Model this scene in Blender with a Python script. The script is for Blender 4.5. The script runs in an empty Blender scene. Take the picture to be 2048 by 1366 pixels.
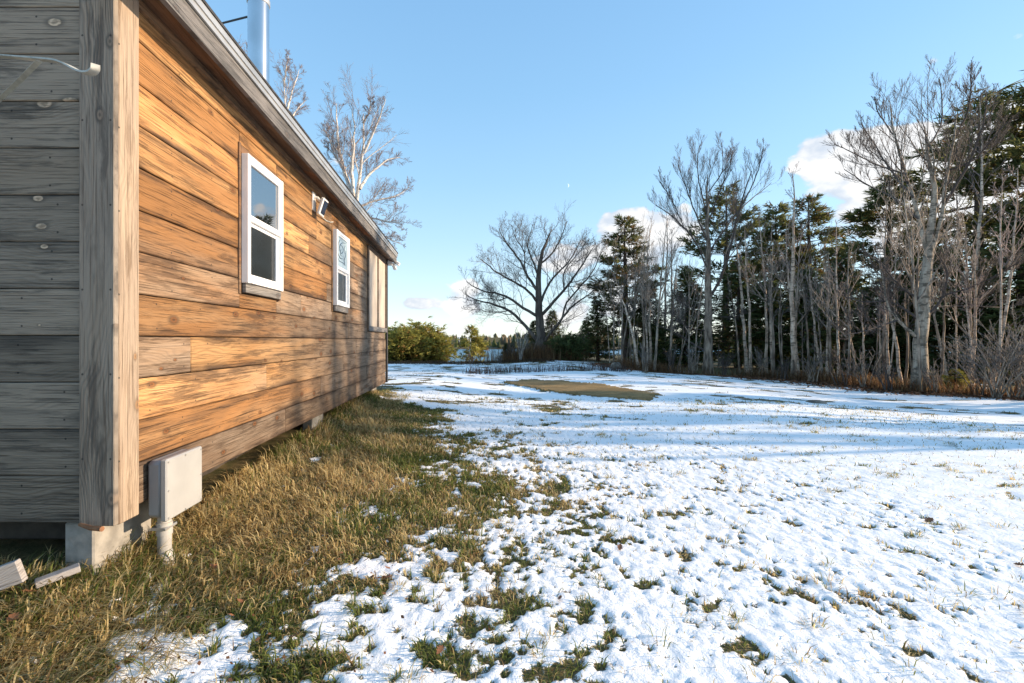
import bpy, math, random
import numpy as np
from mathutils import Vector, Matrix
random.seed(7); RNG = np.random.default_rng(7)
R = math.radians
SC = bpy.context.scene
COL = SC.collection

# ------------------------------------------------------------------ camera
F, CX, CY, CZ = 910.0, 945.0, 680.0, 1.30          # focal length and principal point in photo pixels, eye height
cam_d = bpy.data.cameras.new('camera'); cam = bpy.data.objects.new('camera', cam_d); COL.objects.link(cam)
cam_d.sensor_width = 36.0; cam_d.lens = F / 2048 * 36.0
cam_d.shift_x = (1024 - CX) / 2048; cam_d.shift_y = -(683 - CY) / 2048
cam_d.clip_start = 0.05; cam_d.clip_end = 6000
cam.location = (0, 0, CZ); cam.rotation_euler = (R(90), 0, 0)
SC.camera = cam

# ------------------------------------------------------------------ light
SUN_AZ, SUN_EL = R(91.0), R(15.0)          # azimuth from +Y towards +X
sd = Vector((math.sin(SUN_AZ) * math.cos(SUN_EL), math.cos(SUN_AZ) * math.cos(SUN_EL), math.sin(SUN_EL)))
sun_d = bpy.data.lights.new('sun', 'SUN'); sun = bpy.data.objects.new('sun', sun_d); COL.objects.link(sun)
sun_d.energy = 2.15; sun_d.angle = R(0.6); sun_d.color = (1.0, 0.78, 0.55)
sun.rotation_euler = sd.to_track_quat('Z', 'Y').to_euler(); sun.location = (30, 0, 20)
SC.view_settings.view_transform = 'Standard'; SC.view_settings.look = 'None'
SC.view_settings.exposure = 2.05; SC.view_settings.gamma = 1.0


class NT:
    """small helper round a node tree"""
    def __init__(self, tree):
        self.t = tree; self.n = tree.nodes; self.l = tree.links
    def new(self, typ, **kw):
        nd = self.n.new(typ)
        for k, v in kw.items(): setattr(nd, k, v)
        return nd
    def put(self, sock, v):
        if isinstance(v, bpy.types.NodeSocket): self.l.new(v, sock)
        elif isinstance(v, (tuple, list)):
            v = tuple(v)
            if len(sock.default_value) == 4 and len(v) == 3: v = v + (1,)
            sock.default_value = v
        else: sock.default_value = v
    def math(self, op, a, b=0.0, c=None, clamp=False):
        nd = self.new('ShaderNodeMath', operation=op, use_clamp=clamp)
        self.put(nd.inputs[0], a); self.put(nd.inputs[1], b)
        if c is not None: self.put(nd.inputs[2], c)
        return nd.outputs[0]
    def vmath(self, op, a, b=(0, 0, 0)):
        nd = self.new('ShaderNodeVectorMath', operation=op)
        self.put(nd.inputs[0], a); self.put(nd.inputs[1], b)
        return nd.outputs[0]
    def mix(self, f, a, b, blend='MIX'):
        nd = self.new('ShaderNodeMix', data_type='RGBA', blend_type=blend)
        self.put(nd.inputs[0], f); self.put(nd.inputs[6], a); self.put(nd.inputs[7], b)
        return nd.outputs[2]
    def step(self, v, lo, hi, a=0.0, b=1.0):
        nd = self.new('ShaderNodeMapRange', interpolation_type='SMOOTHSTEP')
        self.put(nd.inputs[0], v); self.put(nd.inputs[1], lo); self.put(nd.inputs[2], hi); self.put(nd.inputs[3], a); self.put(nd.inputs[4], b)
        return nd.outputs[0]
    def noise(self, vec, scale, detail=4, rough=0.55, dist=0.0):
        nd = self.new('ShaderNodeTexNoise')
        self.put(nd.inputs['Vector'], vec); nd.inputs['Scale'].default_value = scale
        nd.inputs['Detail'].default_value = detail; nd.inputs['Roughness'].default_value = rough; nd.inputs['Distortion'].default_value = dist
        return nd.outputs['Fac']
    def comb(self, x, y, z):
        nd = self.new('ShaderNodeCombineXYZ')
        self.put(nd.inputs[0], x); self.put(nd.inputs[1], y); self.put(nd.inputs[2], z)
        return nd.outputs[0]
    def sep(self, v):
        nd = self.new('ShaderNodeSeparateXYZ'); self.put(nd.inputs[0], v)
        return nd.outputs[0], nd.outputs[1], nd.outputs[2]


# ------------------------------------------------------------------ sky
W = bpy.data.worlds.new('World'); SC.world = W; W.use_nodes = True
w = NT(W.node_tree); w.n.clear()
sky = w.new('ShaderNodeTexSky', sky_type='NISHITA')
sky.sun_disc = False; sky.sun_elevation = SUN_EL; sky.sun_rotation = SUN_AZ
sky.altitude = 0; sky.air_density = 1.0; sky.dust_density = 0.3; sky.ozone_density = 2.0
dirv = w.new('ShaderNodeTexCoord').outputs['Generated']
dx, dy, dz = w.sep(dirv)
az = w.math('ARCTAN2', dx, dy); el = w.math('ARCSINE', dz)
hor = w.math('SQRT', w.math('ADD', w.math('MULTIPLY', dx, dx), w.math('MULTIPLY', dy, dy)))
sx = w.math('DIVIDE', dx, hor)
# cumulus: billows in azimuth/elevation, a bank to the right and scattered puffs low down
cv = w.vmath('MULTIPLY', dirv, (5.5, 5.5, 9.0))
n1 = w.noise(w.vmath('ADD', cv, (3.1, 0.4, 7.7)), 1.0, 7, 0.52, 0.15)
n2 = w.noise(w.vmath('ADD', cv, (9.3, 2.2, 1.4)), 2.4, 5, 0.5)
bias = w.step(el, 0.02, 0.34, -0.035, -0.21)
def puff(px, py, rad, amount, flat=1.0):
    global bias
    v = Vector(((px - CX) / F, 1.0, -(py - CY) / F)).normalized()
    dd = w.vmath('SUBTRACT', dirv, tuple(v)); dd = w.vmath('MULTIPLY', dd, (1, 1, flat))
    ln = w.new('ShaderNodeVectorMath', operation='LENGTH'); w.put(ln.inputs[0], dd)
    bias = w.math('ADD', bias, w.step(ln.outputs['Value'], rad * .15, rad * .95, amount * 1.02, 0.0))
for q_ in ((1300, 470, .17, .26, 1.4), (1240, 440, .07, .16, 1.0), (1690, 350, .17, .23, 1.5), (1930, 325, .25, .26, 1.4), (2250, 300, .3, .24, 1.3), (1640, 320, .08, .14, 1.0), (835, 606, .08, .24, 2.6), (930, 612, .09, .22, 2.2),
           (1120, 520, .11, .16, 1.8), (1160, 450, .05, .15, 1.3), (1868, 138, .035, .15, 1.0), (826, 538, .022, .14, 1.4)): puff(*q_)
cl = w.math('ADD', n1, bias)
cl = w.math('MULTIPLY_ADD', w.math('SUBTRACT', n2, 0.5), 0.42, cl)
mask = w.step(cl, 0.51, 0.575)
mask = w.math('MULTIPLY', mask, w.step(el, -0.01, 0.04))
shade = w.step(w.math('ADD', w.math('SUBTRACT', cl, 0.5), w.math('MULTIPLY', w.math('SUBTRACT', n2, 0.5), 0.9)), -0.05, 0.20)
cloud = w.mix(shade, (1.15, 1.27, 1.45), (1.76, 1.74, 1.72))
# pale air towards the horizon
rp = w.new('ShaderNodeValToRGB'); w.put(rp.inputs[0], w.math('DIVIDE', el, 1.5708, clamp=True))
for i_, (p_, c_) in enumerate(((0.0, (1.56, 1.74, 1.82)), (.07, (1.20, 1.58, 1.84)), (.14, (.92, 1.43, 1.84)), (.21, (.73, 1.29, 1.82)), (.31, (.57, 1.13, 1.72)), (.42, (.48, 1.0, 1.64)), (1.0, (.48, .98, 1.6)))):
    e_ = rp.color_ramp.elements[i_] if i_ < 2 else rp.color_ramp.elements.new(p_)
    e_.position = p_; e_.color = tuple(v / 2 * .80 for v in c_) + (1,)
airc = w.vmath('SCALE', rp.outputs[0]); airc.node.inputs['Scale'].default_value = 2.0
skyc = w.mix(0.84, sky.outputs[0], airc)
col = w.mix(w.math('MULTIPLY', mask, 0.93), skyc, cloud)
bg = w.new('ShaderNodeBackground'); w.put(bg.inputs[0], col); bg.inputs[1].default_value = 0.15
w.l.new(bg.outputs[0], w.new('ShaderNodeOutputWorld').inputs[0])

# ------------------------------------------------------------------ helpers
def P(px, py, d):
    """point at depth d seen at photo pixel px, py"""
    return np.array([(px - CX) / F * d, d, CZ - (py - CY) / F * d])

def ss(a, b, v):
    t = np.clip((np.asarray(v, float) - a) / (b - a), 0, 1)
    return t * t * (3 - 2 * t)

_lat = np.random.default_rng(11).random((256, 256))
def vnoise(x, y):
    xi = np.floor(x).astype(int); yi = np.floor(y).astype(int)
    fx = x - xi; fy = y - yi
    fx = fx * fx * (3 - 2 * fx); fy = fy * fy * (3 - 2 * fy)
    a = _lat[xi & 255, yi & 255]; b = _lat[(xi + 1) & 255, yi & 255]
    c = _lat[xi & 255, (yi + 1) & 255]; d = _lat[(xi + 1) & 255, (yi + 1) & 255]
    return (a * (1 - fx) + b * fx) * (1 - fy) + (c * (1 - fx) + d * fx) * fy
def fbm(x, y, oct=5, rough=0.5):
    s = 0; amp = 1; tot = 0
    for i in range(oct):
        s = s + amp * vnoise(x * 2 ** i + 17.3 * i, y * 2 ** i + 5.1 * i); tot += amp; amp *= rough
    return s / tot

def ground(x, y):
    """height of the terrain"""
    x = np.asarray(x, float); y = np.asarray(y, float)
    z = 0.20 * ss(2.5, 9, y) * (1 - ss(-1.7, 1.6, x)) * (1 - ss(14, 20, y))
    z = z + 0.14 * ss(1.55, 1.95, -x) * ss(1.5, 2.05, y) * (1 - ss(8, 10, y))
    z = z - 0.28 * ss(4, 12, x) * ss(3, 11, y)
    z = z + 0.12 * ss(18, 27, y) * ss(0, 4, x) * (1 - ss(8, 13, x))
    edge = 25.5 + 4 * ss(2, 5, x) + 18 * ss(5, 10, x)
    z = z - 8.5 * ss(0, 62, y - edge) - 0.12 * ss(0, 4, y - edge)
    z = z + 0.05 * (fbm(x * 0.35 + 9, y * 0.35 + 3, 3) - 0.5) * ss(2, 9, np.hypot(x, y))
    far = ss(300, 330, y) + ss(300, 340, np.abs(x)) * 0.0
    return z + far * 12.0

def GP(px, py):
    """where the line of sight through a photo pixel meets the terrain"""
    d = 0.8
    while d < 300:
        p = P(px, py, d)
        if p[2] <= float(ground(p[0], p[1])): break
        d *= 1.004
    p[2] = float(ground(p[0], p[1]))
    return p

def mesh_np(name, V, Fq, cols=None, smooth=False, extra=None):
    """mesh from arrays; Fq is a list of face arrays (n,3) or (n,4); cols per-vertex rgb"""
    V = np.asarray(V, np.float32).reshape(-1, 3)
    me = bpy.data.meshes.new(name)
    me.vertices.add(len(V)); me.vertices.foreach_set('co', V.ravel())
    Fq = [np.asarray(f, np.int32) for f in Fq if len(f)]
    loops = np.concatenate([f.ravel() for f in Fq]); tot = np.concatenate([np.full(len(f), f.shape[1], np.int32) for f in Fq])
    st = np.concatenate([[0], np.cumsum(tot)[:-1]]).astype(np.int32)
    me.loops.add(len(loops)); me.loops.foreach_set('vertex_index', loops)
    me.polygons.add(len(tot)); me.polygons.foreach_set('loop_start', st); me.polygons.foreach_set('loop_total', tot)
    if smooth: me.polygons.foreach_set('use_smooth', np.ones(len(tot), bool))
    if cols is not None:
        a = me.color_attributes.new('tint', 'FLOAT_COLOR', 'POINT')
        c = np.ones((len(V), 4), np.float32); c[:, :3] = cols; a.data.foreach_set('color', c.ravel())
    for k, v in (extra or {}).items():
        a = me.attributes.new(k, 'FLOAT', 'POINT'); a.data.foreach_set('value', np.asarray(v, np.float32).ravel())
    me.update(); me.validate()
    return me

def obj(name, me, mat=None, parent=None, loc=(0, 0, 0), rz=0.0, rot=None):
    o = bpy.data.objects.new(name, me); COL.objects.link(o)
    if mat is not None and me is not None and len(me.materials) == 0: me.materials.append(mat)
    o.location = tuple(loc); o.rotation_euler = rot if rot else (0, 0, rz)
    if parent: o.parent = parent
    return o
def tag(o, label, cat, group=None):
    o['label'] = label; o['category'] = cat
    if group: o['group'] = group
    return o
def empty(name, loc, label, cat, group=None, rz=0.0):
    o = bpy.data.objects.new(name, None); COL.objects.link(o); o.empty_display_size = 0.2
    o.location = tuple(loc); o.rotation_euler = (0, 0, rz)
    return tag(o, label, cat, group)
def structure(o): o['kind'] = 'structure'; return o
def stuff(o): o['kind'] = 'stuff'; return o

class MB:
    """collects chamfered boxes, tubes and prisms into one mesh"""
    def __init__(self): self.v = []; self.f = []; self.n = 0
    def add(self, V, Fs):
        V = np.asarray(V, float)
        for f in Fs: self.f.append(tuple(int(i) + self.n for i in f))
        self.v.append(V); self.n += len(V)
        return self
    def box(self, x0, x1, y0, y1, z0, z1, c=0.0, rot=None, at=None):
        hx, hy, hz = abs(x1 - x0) / 2, abs(y1 - y0) / 2, abs(z1 - z0) / 2
        m = np.array([(x0 + x1) / 2, (y0 + y1) / 2, (z0 + z1) / 2])
        c = min(c, hx * .45, hy * .45, hz * .45)
        if c <= 0:
            V = np.array([(sx * hx, sy * hy, sz * hz) for sx in (-1, 1) for sy in (-1, 1) for sz in (-1, 1)])
            Fs = [(0, 1, 3, 2), (4, 6, 7, 5), (0, 4, 5, 1), (2, 3, 7, 6), (0, 2, 6, 4), (1, 5, 7, 3)]
        else:
            V = []; idx = {}
            for sx in (-1, 1):
                for sy in (-1, 1):
                    for sz in (-1, 1):
                        for ax in range(3):
                            p = [sx * (hx - c), sy * (hy - c), sz * (hz - c)]
                            p[ax] = (sx * hx, sy * hy, sz * hz)[ax]
                            idx[(sx, sy, sz, ax)] = len(V); V.append(p)
            V = np.array(V); Fs = []
            q = [(-1, -1), (1, -1), (1, 1), (-1, 1)]
            for ax in range(3):
                o1, o2 = [(1, 2), (2, 0), (0, 1)][ax]
                for s in (-1, 1):
                    f = []
                    for a, b in (q if s > 0 else q[::-1]):
                        k = [0, 0, 0]; k[ax] = s; k[o1] = a; k[o2] = b
                        f.append(idx[(k[0], k[1], k[2], ax)])
                    Fs.append(f)
            for ax in range(3):       # chamfer strips along axis ax
                o1, o2 = [(1, 2), (2, 0), (0, 1)][ax]
                for a in (-1, 1):
                    for b in (-1, 1):
                        def I(e, on):
                            k = [0, 0, 0]; k[ax] = e; k[o1] = a; k[o2] = b
                            return idx[(k[0], k[1], k[2], on)]
                        f = [I(-1, o1), I(1, o1), I(1, o2), I(-1, o2)]
                        Fs.append(f if a * b < 0 else f[::-1])
            for sx in (-1, 1):
                for sy in (-1, 1):
                    for sz in (-1, 1):
                        f = [idx[(sx, sy, sz, ax)] for ax in range(3)]
                        Fs.append(f if sx * sy * sz > 0 else f[::-1])
        if rot is not None: V = V @ np.array(rot).T
        return self.add(V + m if at is None else V + np.array(at), Fs)
    def tube(self, pts, r, k=8, cap=True):
        pts = np.asarray(pts, float); n = len(pts); r = np.broadcast_to(np.asarray(r, float), (n,))
        T = np.gradient(pts, axis=0); T /= np.linalg.norm(T, axis=1)[:, None] + 1e-9
        ref = np.array([0, 0, 1.0]) if abs(T[:, 2]).mean() < .8 else np.array([1.0, 0, 0])
        U = np.cross(T, ref); U /= np.linalg.norm(U, axis=1)[:, None] + 1e-9; Vv = np.cross(T, U)
        a = np.arange(k) / k * 2 * math.pi
        ring = pts[:, None] + r[:, None, None] * (U[:, None] * np.cos(a)[None, :, None] + Vv[:, None] * np.sin(a)[None, :, None])
        Fs = [(i * k + j, i * k + (j + 1) % k, (i + 1) * k + (j + 1) % k, (i + 1) * k + j) for i in range(n - 1) for j in range(k)]
        if cap: Fs += [tuple(range(k))[::-1], tuple((n - 1) * k + j for j in range(k))]
        return self.add(ring.reshape(-1, 3), Fs)
    def strap(self, pts, wid, th, wdir):
        """flat bar along pts; wdir = direction of its width"""
        pts = np.asarray(pts, float); n = len(pts)
        T = np.gradient(pts, axis=0); T /= np.linalg.norm(T, axis=1)[:, None]
        Wd = np.broadcast_to(np.asarray(wdir, float), T.shape); N = np.cross(T, Wd); N /= np.linalg.norm(N, axis=1)[:, None]
        wid = np.broadcast_to(np.asarray(wid, float), (n,))[:, None]
        V = np.stack([pts + Wd * wid / 2 + N * th / 2, pts - Wd * wid / 2 + N * th / 2, pts - Wd * wid / 2 - N * th / 2, pts + Wd * wid / 2 - N * th / 2], 1)
        Fs = [(i * 4 + j, i * 4 + (j + 1) % 4, (i + 1) * 4 + (j + 1) % 4, (i + 1) * 4 + j) for i in range(n - 1) for j in range(4)]
        return self.add(V.reshape(-1, 3), Fs + [(3, 2, 1, 0), tuple((n - 1) * 4 + j for j in range(4))])
    def prism(self, poly, y0, y1, dz=0.0):
        """outline in x,z pulled along y; dz = rise of the far end"""
        n = len(poly)
        V = [(x, y0, z) for x, z in poly] + [(x, y1, z + dz) for x, z in poly]
        Fs = [(i, (i + 1) % n, n + (i + 1) % n, n + i) for i in range(n)] + [tuple(range(n))[::-1], tuple(range(n, 2 * n))]
        return self.add(V, Fs)
    def mesh(self, name, smooth=False):
        me = bpy.data.meshes.new(name); me.from_pydata(np.concatenate(self.v).tolist(), [], self.f); me.update()
        import bmesh
        bm = bmesh.new(); bm.from_mesh(me); bmesh.ops.recalc_face_normals(bm, faces=bm.faces); bm.to_mesh(me); bm.free()
        if smooth:
            for p in me.polygons: p.use_smooth = True
            me.set_sharp_from_angle(angle=R(40))
        return me
    def obj(self, name, mat, parent=None, smooth=False, **kw):
        return obj(name, self.mesh(name, smooth), mat, parent, **kw)

# ------------------------------------------------------------------ materials
def mat(name):
    m = bpy.data.materials.new(name); m.use_nodes = True
    t = NT(m.node_tree); b = t.n['Principled BSDF']
    return m, t, b
def bump(t, b, h, strength=0.3, dist=0.01):
    nd = t.new('ShaderNodeBump'); nd.inputs['Strength'].default_value = strength; nd.inputs['Distance'].default_value = dist
    t.put(nd.inputs['Height'], h); t.l.new(nd.outputs[0], b.inputs['Normal'])
def plain(name, col, rough=0.6, metal=0.0, var=0.12, scale=12.0, bmp=0.0, spec=0.5):
    m, t, b = mat(name)
    p = t.new('ShaderNodeTexCoord').outputs['Object']
    n = t.noise(p, scale, 5)
    dark = tuple(c * (1 - var * 2) for c in col); lite = tuple(min(1, c * (1 + var)) for c in col)
    t.put(b.inputs['Base Color'], t.mix(t.step(n, .3, .7), dark, lite))
    b.inputs['Roughness'].default_value = rough; b.inputs['Metallic'].default_value = metal
    b.inputs['Specular IOR Level'].default_value = spec
    if bmp: bump(t, b, t.noise(p, scale * 3, 4), bmp, 0.004)
    return m

def wood(name, honey, honey2, grey, dark, knotc, weather=0.5, zfade=None, knot_pale=False, streak=0.5, edge=.55, vary=.3):
    """weathered boards: local x runs along the grain"""
    m, t, b = mat(name)
    p = t.new('ShaderNodeTexCoord').outputs['Object']
    rnd = t.new('ShaderNodeObjectInfo').outputs['Random']
    off = t.comb(t.math('MULTIPLY', rnd, 37.0), t.math('MULTIPLY', rnd, 11.0), t.math('MULTIPLY', rnd, 23.0))
    q = t.vmath('ADD', p, off)
    # knots, a few per board
    kv = t.new('ShaderNodeTexVoronoi', feature='F1', distance='EUCLIDEAN', voronoi_dimensions='2D')
    kx_, ky_, kz_ = t.sep(q); kvec = t.comb(t.math('MULTIPLY', kx_, 2.6), t.math('MULTIPLY', kz_, 4.6), 0.0); t.put(kv.inputs['Vector'], kvec); kv.inputs['Scale'].default_value = 1.0; kv.inputs['Randomness'].default_value = 1.0
    kd = kv.outputs['Distance']; kr = t.new('ShaderNodeSeparateColor'); t.l.new(kv.outputs['Color'], kr.inputs[0])
    ksz = t.math('MULTIPLY_ADD', kr.outputs[0], 0.09, 0.035)
    ksz = t.math('MULTIPLY', ksz, t.step(kr.outputs[1], 0.35, 0.40))
    kn = t.math('DIVIDE', kd, t.math('MAXIMUM', ksz, 0.001))
    # grain lines bend round the knots
    bend = t.math('MULTIPLY', t.step(kd, 0.0, 0.38, 1.0, 0.0), 0.020)
    gx, gy, gz = t.sep(q)
    low = t.noise(t.vmath('MULTIPLY', q, (0.8, 1.0, 2.6)), 1.0, 3, .45)
    zz = t.math('ADD', gz, t.math('MULTIPLY_ADD', low, 0.42, bend))
    ring = t.math('MULTIPLY_ADD', t.math('SINE', t.math('MULTIPLY', zz, 380.0)), 0.5, 0.5)
    ring = t.math('MULTIPLY', ring, t.step(t.noise(t.vmath('MULTIPLY', q, (1.2, 1, 6)), 1.0, 3), .35, .65, .25, 1.0))
    ring = t.math('POWER', ring, 2.0)
    fine = t.noise(t.vmath('MULTIPLY', q, (4.0, 60.0, 160.0)), 1.0, 4, .6)
    broad = t.noise(t.vmath('MULTIPLY', q, (1.1, 1.0, 7.0)), 1.0, 4, .55)
    dk = t.noise(t.vmath('MULTIPLY', t.vmath('ADD', q, (5, 5, 5)), (1.5, 1.0, 16.0)), 1.0, 8, .70, .3)
    c = t.mix(t.step(t.math('ADD', broad, t.math('MULTIPLY_ADD', t.math('FRACT', t.math('MULTIPLY', rnd, 7.31)), .5, -.25)), .3, .7), honey, honey2)
    c = t.mix(t.math('MULTIPLY', ring, 0.55), c, tuple(v * .45 for v in honey))
    c = t.mix(t.math('MULTIPLY', t.step(fine, .45, .75), .35), c, tuple(v * .5 for v in honey))
    wa = t.math('ADD', weather - .5, t.math('MULTIPLY_ADD', rnd, 0.5, t.math('MULTIPLY', broad, 0.5)))
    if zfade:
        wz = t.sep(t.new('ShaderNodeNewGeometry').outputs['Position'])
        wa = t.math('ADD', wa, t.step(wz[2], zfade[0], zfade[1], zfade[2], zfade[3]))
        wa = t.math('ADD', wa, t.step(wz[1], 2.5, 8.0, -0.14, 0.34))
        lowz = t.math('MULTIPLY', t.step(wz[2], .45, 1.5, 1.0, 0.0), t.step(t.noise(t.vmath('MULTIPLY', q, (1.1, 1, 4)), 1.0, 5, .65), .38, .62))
    gr = t.mix(t.step(fine, .35, .65), tuple(v * .7 for v in grey), grey)
    gr = t.mix(t.math('MULTIPLY', ring, .3), gr, tuple(v * .6 for v in grey))
    c = t.mix(t.step(wa, .35, .80, 0.0, .95), c, gr)
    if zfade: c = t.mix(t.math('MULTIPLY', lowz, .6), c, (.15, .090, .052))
    c = t.mix(t.math('MULTIPLY', t.step(dk, .59 - .10 * streak, .71 - .09 * streak), .68), c, dark)
    dk2 = t.noise(t.vmath('MULTIPLY', t.vmath('ADD', q, (15, 5, 9)), (.8, 1.0, 6.5)), 1.0, 8, .70, .3)
    c = t.mix(t.step(dk2, .55, .66, 0.0, .48 * streak), c, tuple(v * 1.6 for v in dark))
    crk = t.noise(t.vmath('MULTIPLY', q, (2.2, 1.0, 190.0)), 1.0, 3, .6)
    c = t.mix(t.step(crk, .57, .66, 0.0, .7), c, dark)
    ez = t.math('ABSOLUTE', t.sep(p)[2])
    es = t.math('MULTIPLY', t.step(ez, .035, .112), t.step(t.noise(t.vmath('MULTIPLY', q, (1.4, 1, 5)), 1.0, 4, .6), .42, .66))
    c = t.mix(t.math('MULTIPLY', es, edge), c, tuple(v * 1.15 for v in dark))
    # knots
    if knot_pale:
        kin = t.mix(t.step(t.noise(kvec, 14.0, 2), .4, .6), knotc, tuple(v * .55 for v in knotc))
        c = t.mix(t.step(kn, .9, 1.9, .55, 0.0), c, dark)
        c = t.mix(t.step(kn, .75, 1.0, .95, 0.0), c, kin)
        c = t.mix(t.step(kn, .25, .55, .55, 0.0), c, tuple(v * .4 for v in knotc))
    else:
        c = t.mix(t.step(kn, .8, 1.7, .6, 0.0), c, dark)
        c = t.mix(t.step(kn, .55, .9, .8, 0.0), c, knotc)
        c = t.mix(t.step(kn, .2, .4, .6, 0.0), c, dark)
    nx_ = t.math('SUBTRACT', t.math('FRACT', t.math('DIVIDE', t.sep(p)[0], .41)), .5); nz_ = t.math('SUBTRACT', ez, .068)
    nd_ = t.math('SQRT', t.math('ADD', t.math('POWER', t.math('MULTIPLY', nx_, .41), 2.0), t.math('POWER', nz_, 2.0)))
    c = t.mix(t.step(nd_, .004, .0065, .85, 0.0), c, (.03, .026, .024))
    t.put(b.inputs['Base Color'], c)
    b.inputs['Roughness'].default_value = .72; b.inputs['Specular IOR Level'].default_value = .25
    c_shift = t.math('MULTIPLY_ADD', t.math('FRACT', t.math('MULTIPLY', rnd, 13.7)), vary, 1.0 - vary * .6)
    sc_ = t.new('ShaderNodeVectorMath', operation='SCALE'); t.put(sc_.inputs[0], c); t.put(sc_.inputs['Scale'], c_shift); t.put(b.inputs['Base Color'], sc_.outputs[0])
    h = t.math('ADD', t.math('MULTIPLY', fine, .7), t.math('MULTIPLY', ring, .35))
    h = t.math('SUBTRACT', h, t.step(crk, .57, .66, 0.0, 1.2))
    h = t.math('ADD', h, t.step(kn, .6, 1.2, .5, 0.0))
    bump(t, b, h, .7, .005)
    return m

M = {}
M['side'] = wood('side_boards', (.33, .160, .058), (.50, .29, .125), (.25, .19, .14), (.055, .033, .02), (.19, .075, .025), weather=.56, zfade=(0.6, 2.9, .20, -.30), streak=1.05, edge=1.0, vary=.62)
M['front'] = wood('front_boards', (.37, .285, .21), (.46, .37, .285), (.34, .275, .215), (.07, .06, .052), (.70, .52, .37), weather=.65, knot_pale=True, streak=.85, edge=.8, vary=.75)
M['post_front'] = wood('corner_front', (.24, .20, .16), (.31, .265, .22), (.20, .175, .15), (.05, .044, .04), (.22, .17, .13), weather=.65, streak=.85)
M['post_side'] = wood('corner_side', (.40, .285, .185), (.50, .38, .26), (.30, .235, .18), (.12, .08, .05), (.26, .15, .075), weather=.55, streak=.6)
M['casing'] = wood('casing_wood', (.26, .13, .06), (.30, .17, .08), (.16, .13, .105), (.04, .03, .025), (.12, .06, .03), weather=.5, streak=.6)
M['fascia'] = wood('fascia_wood', (.22, .20, .18), (.27, .25, .23), (.21, .20, .195), (.05, .05, .05), (.12, .1, .09), weather=.7, streak=.9)
M['soffit'] = wood('soffit_wood', (.22, .10, .045), (.26, .13, .06), (.15, .115, .09), (.035, .025, .02), (.1, .05, .03), weather=.45, streak=.9)
M['grey_plank'] = wood('grey_plank', (.36, .34, .33), (.42, .40, .39), (.38, .37, .38), (.14, .13, .13), (.2, .17, .15), weather=.7, streak=.3)
M['vinyl'] = plain('white_vinyl', (.80, .80, .80), .35, var=.02)
M['metal_edge'] = plain('drip_edge_metal', (.45, .45, .44), .38, metal=.6, var=.10, scale=4)
M['shingle'] = plain('roof_shingle', (.035, .036, .04), .9, var=.3, scale=30, bmp=.6)
M['concrete'] = plain('concrete', (.27, .255, .23), .9, var=.18, scale=9, bmp=.4)
M['darkwood'] = plain('dark_timber', (.05, .04, .032), .85, var=.3, scale=7, bmp=.3)
M['black'] = plain('black_trim', (.025, .025, .028), .55, var=.2)
M['box'] = plain('grey_plastic_box', (.27, .28, .29), .42, var=.05, scale=5)
M['lid'] = plain('grey_plastic_lid', (.33, .33, .325), .40, var=.05, scale=4)
M['pvc'] = plain('grey_pvc', (.36, .35, .33), .45, var=.08, scale=14)
M['steel'] = plain('stainless_pipe', (.66, .67, .68), .20, metal=1.0, var=.05, scale=3)
M['bracket'] = plain('painted_bracket', (.52, .51, .46), .45, var=.12, scale=20)
M['lampwhite'] = plain('lamp_plastic', (.72, .71, .68), .4, var=.04)
M['screen'] = plain('shade_panel', (.42, .36, .30), .75, var=.07, scale=3)
M['rock'] = plain('field_stone', (.20, .165, .13), .9, var=.3, scale=5, bmp=.7)
M['leafdead'] = plain('dead_leaf', (.26, .105, .04), .7, var=.3, scale=25)
M['lead'] = plain('window_film_line', (.05, .09, .13), .5)
M['copper'] = plain('old_stick', (.24, .10, .04), .7, var=.3)
def glass(name, tint, rough, ior):
    m, t, b = mat(name)
    p = t.new('ShaderNodeTexCoord').outputs['Object']
    t.put(b.inputs['Base Color'], t.mix(t.noise(p, 3, 3), tint, tuple(v * .6 for v in tint)))
    b.inputs['Roughness'].default_value = rough; b.inputs['IOR'].default_value = ior
    bump(t, b, t.noise(p, 2.5, 1), .03, .01)
    return m
M['pane'] = glass('window_glass', (.012, .016, .02), .015, 4.5)
M['pane_low'] = glass('screened_glass', (.018, .022, .024), .12, 1.5)
M['solar'] = glass('solar_cell', (.02, .03, .06), .1, 1.6)
M['film'] = plain('pale_film', (.40, .52, .58), .25, var=.12, scale=6)

def bark(name, base, dark, bands=False):
    m, t, b = mat(name)
    p = t.new('ShaderNodeTexCoord').outputs['Object']
    n = t.noise(t.vmath('MULTIPLY', p, (7, 7, 1.6)), 1.0, 5, .6)
    c = t.mix(t.step(n, .35, .68), dark, base)
    if bands:
        n2 = t.noise(t.vmath('MULTIPLY', p, (3.5, 3.5, 11)), 1.0, 4, .65)
        c = t.mix(t.step(n2, .52, .60, 0.0, .9), c, tuple(v * .22 for v in base))
    t.put(b.inputs['Base Color'], c); b.inputs['Roughness'].default_value = .9; b.inputs['Specular IOR Level'].default_value = .15
    bump(t, b, n, 1.0, .06)
    return m
M['bark_oak'] = bark('oak_bark', (.17, .14, .115), (.07, .056, .048))
M['bark_grey'] = bark('grey_bark', (.42, .335, .26), (.10, .078, .06))
M['bark_pale'] = bark('pale_bark', (.50, .42, .33), (.20, .16, .12), True)
M['bark_birch'] = bark('birch_bark', (.70, .56, .44), (.36, .26, .19), True)
M['twig_oak'] = plain('oak_twig', (.125, .10, .085), .9)
M['twig_grey'] = plain('grey_twig', (.16, .14, .125), .9)
M['twig_dark'] = plain('dark_twig', (.085, .068, .06), .9)  # backlit darkness of the upper crowns is put into this twig colour
M['twig_birch'] = plain('birch_twig', (.26, .20, .18), .9)
M['twig_white'] = plain('white_limb', (.62, .56, .50), .85, var=.2)
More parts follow.
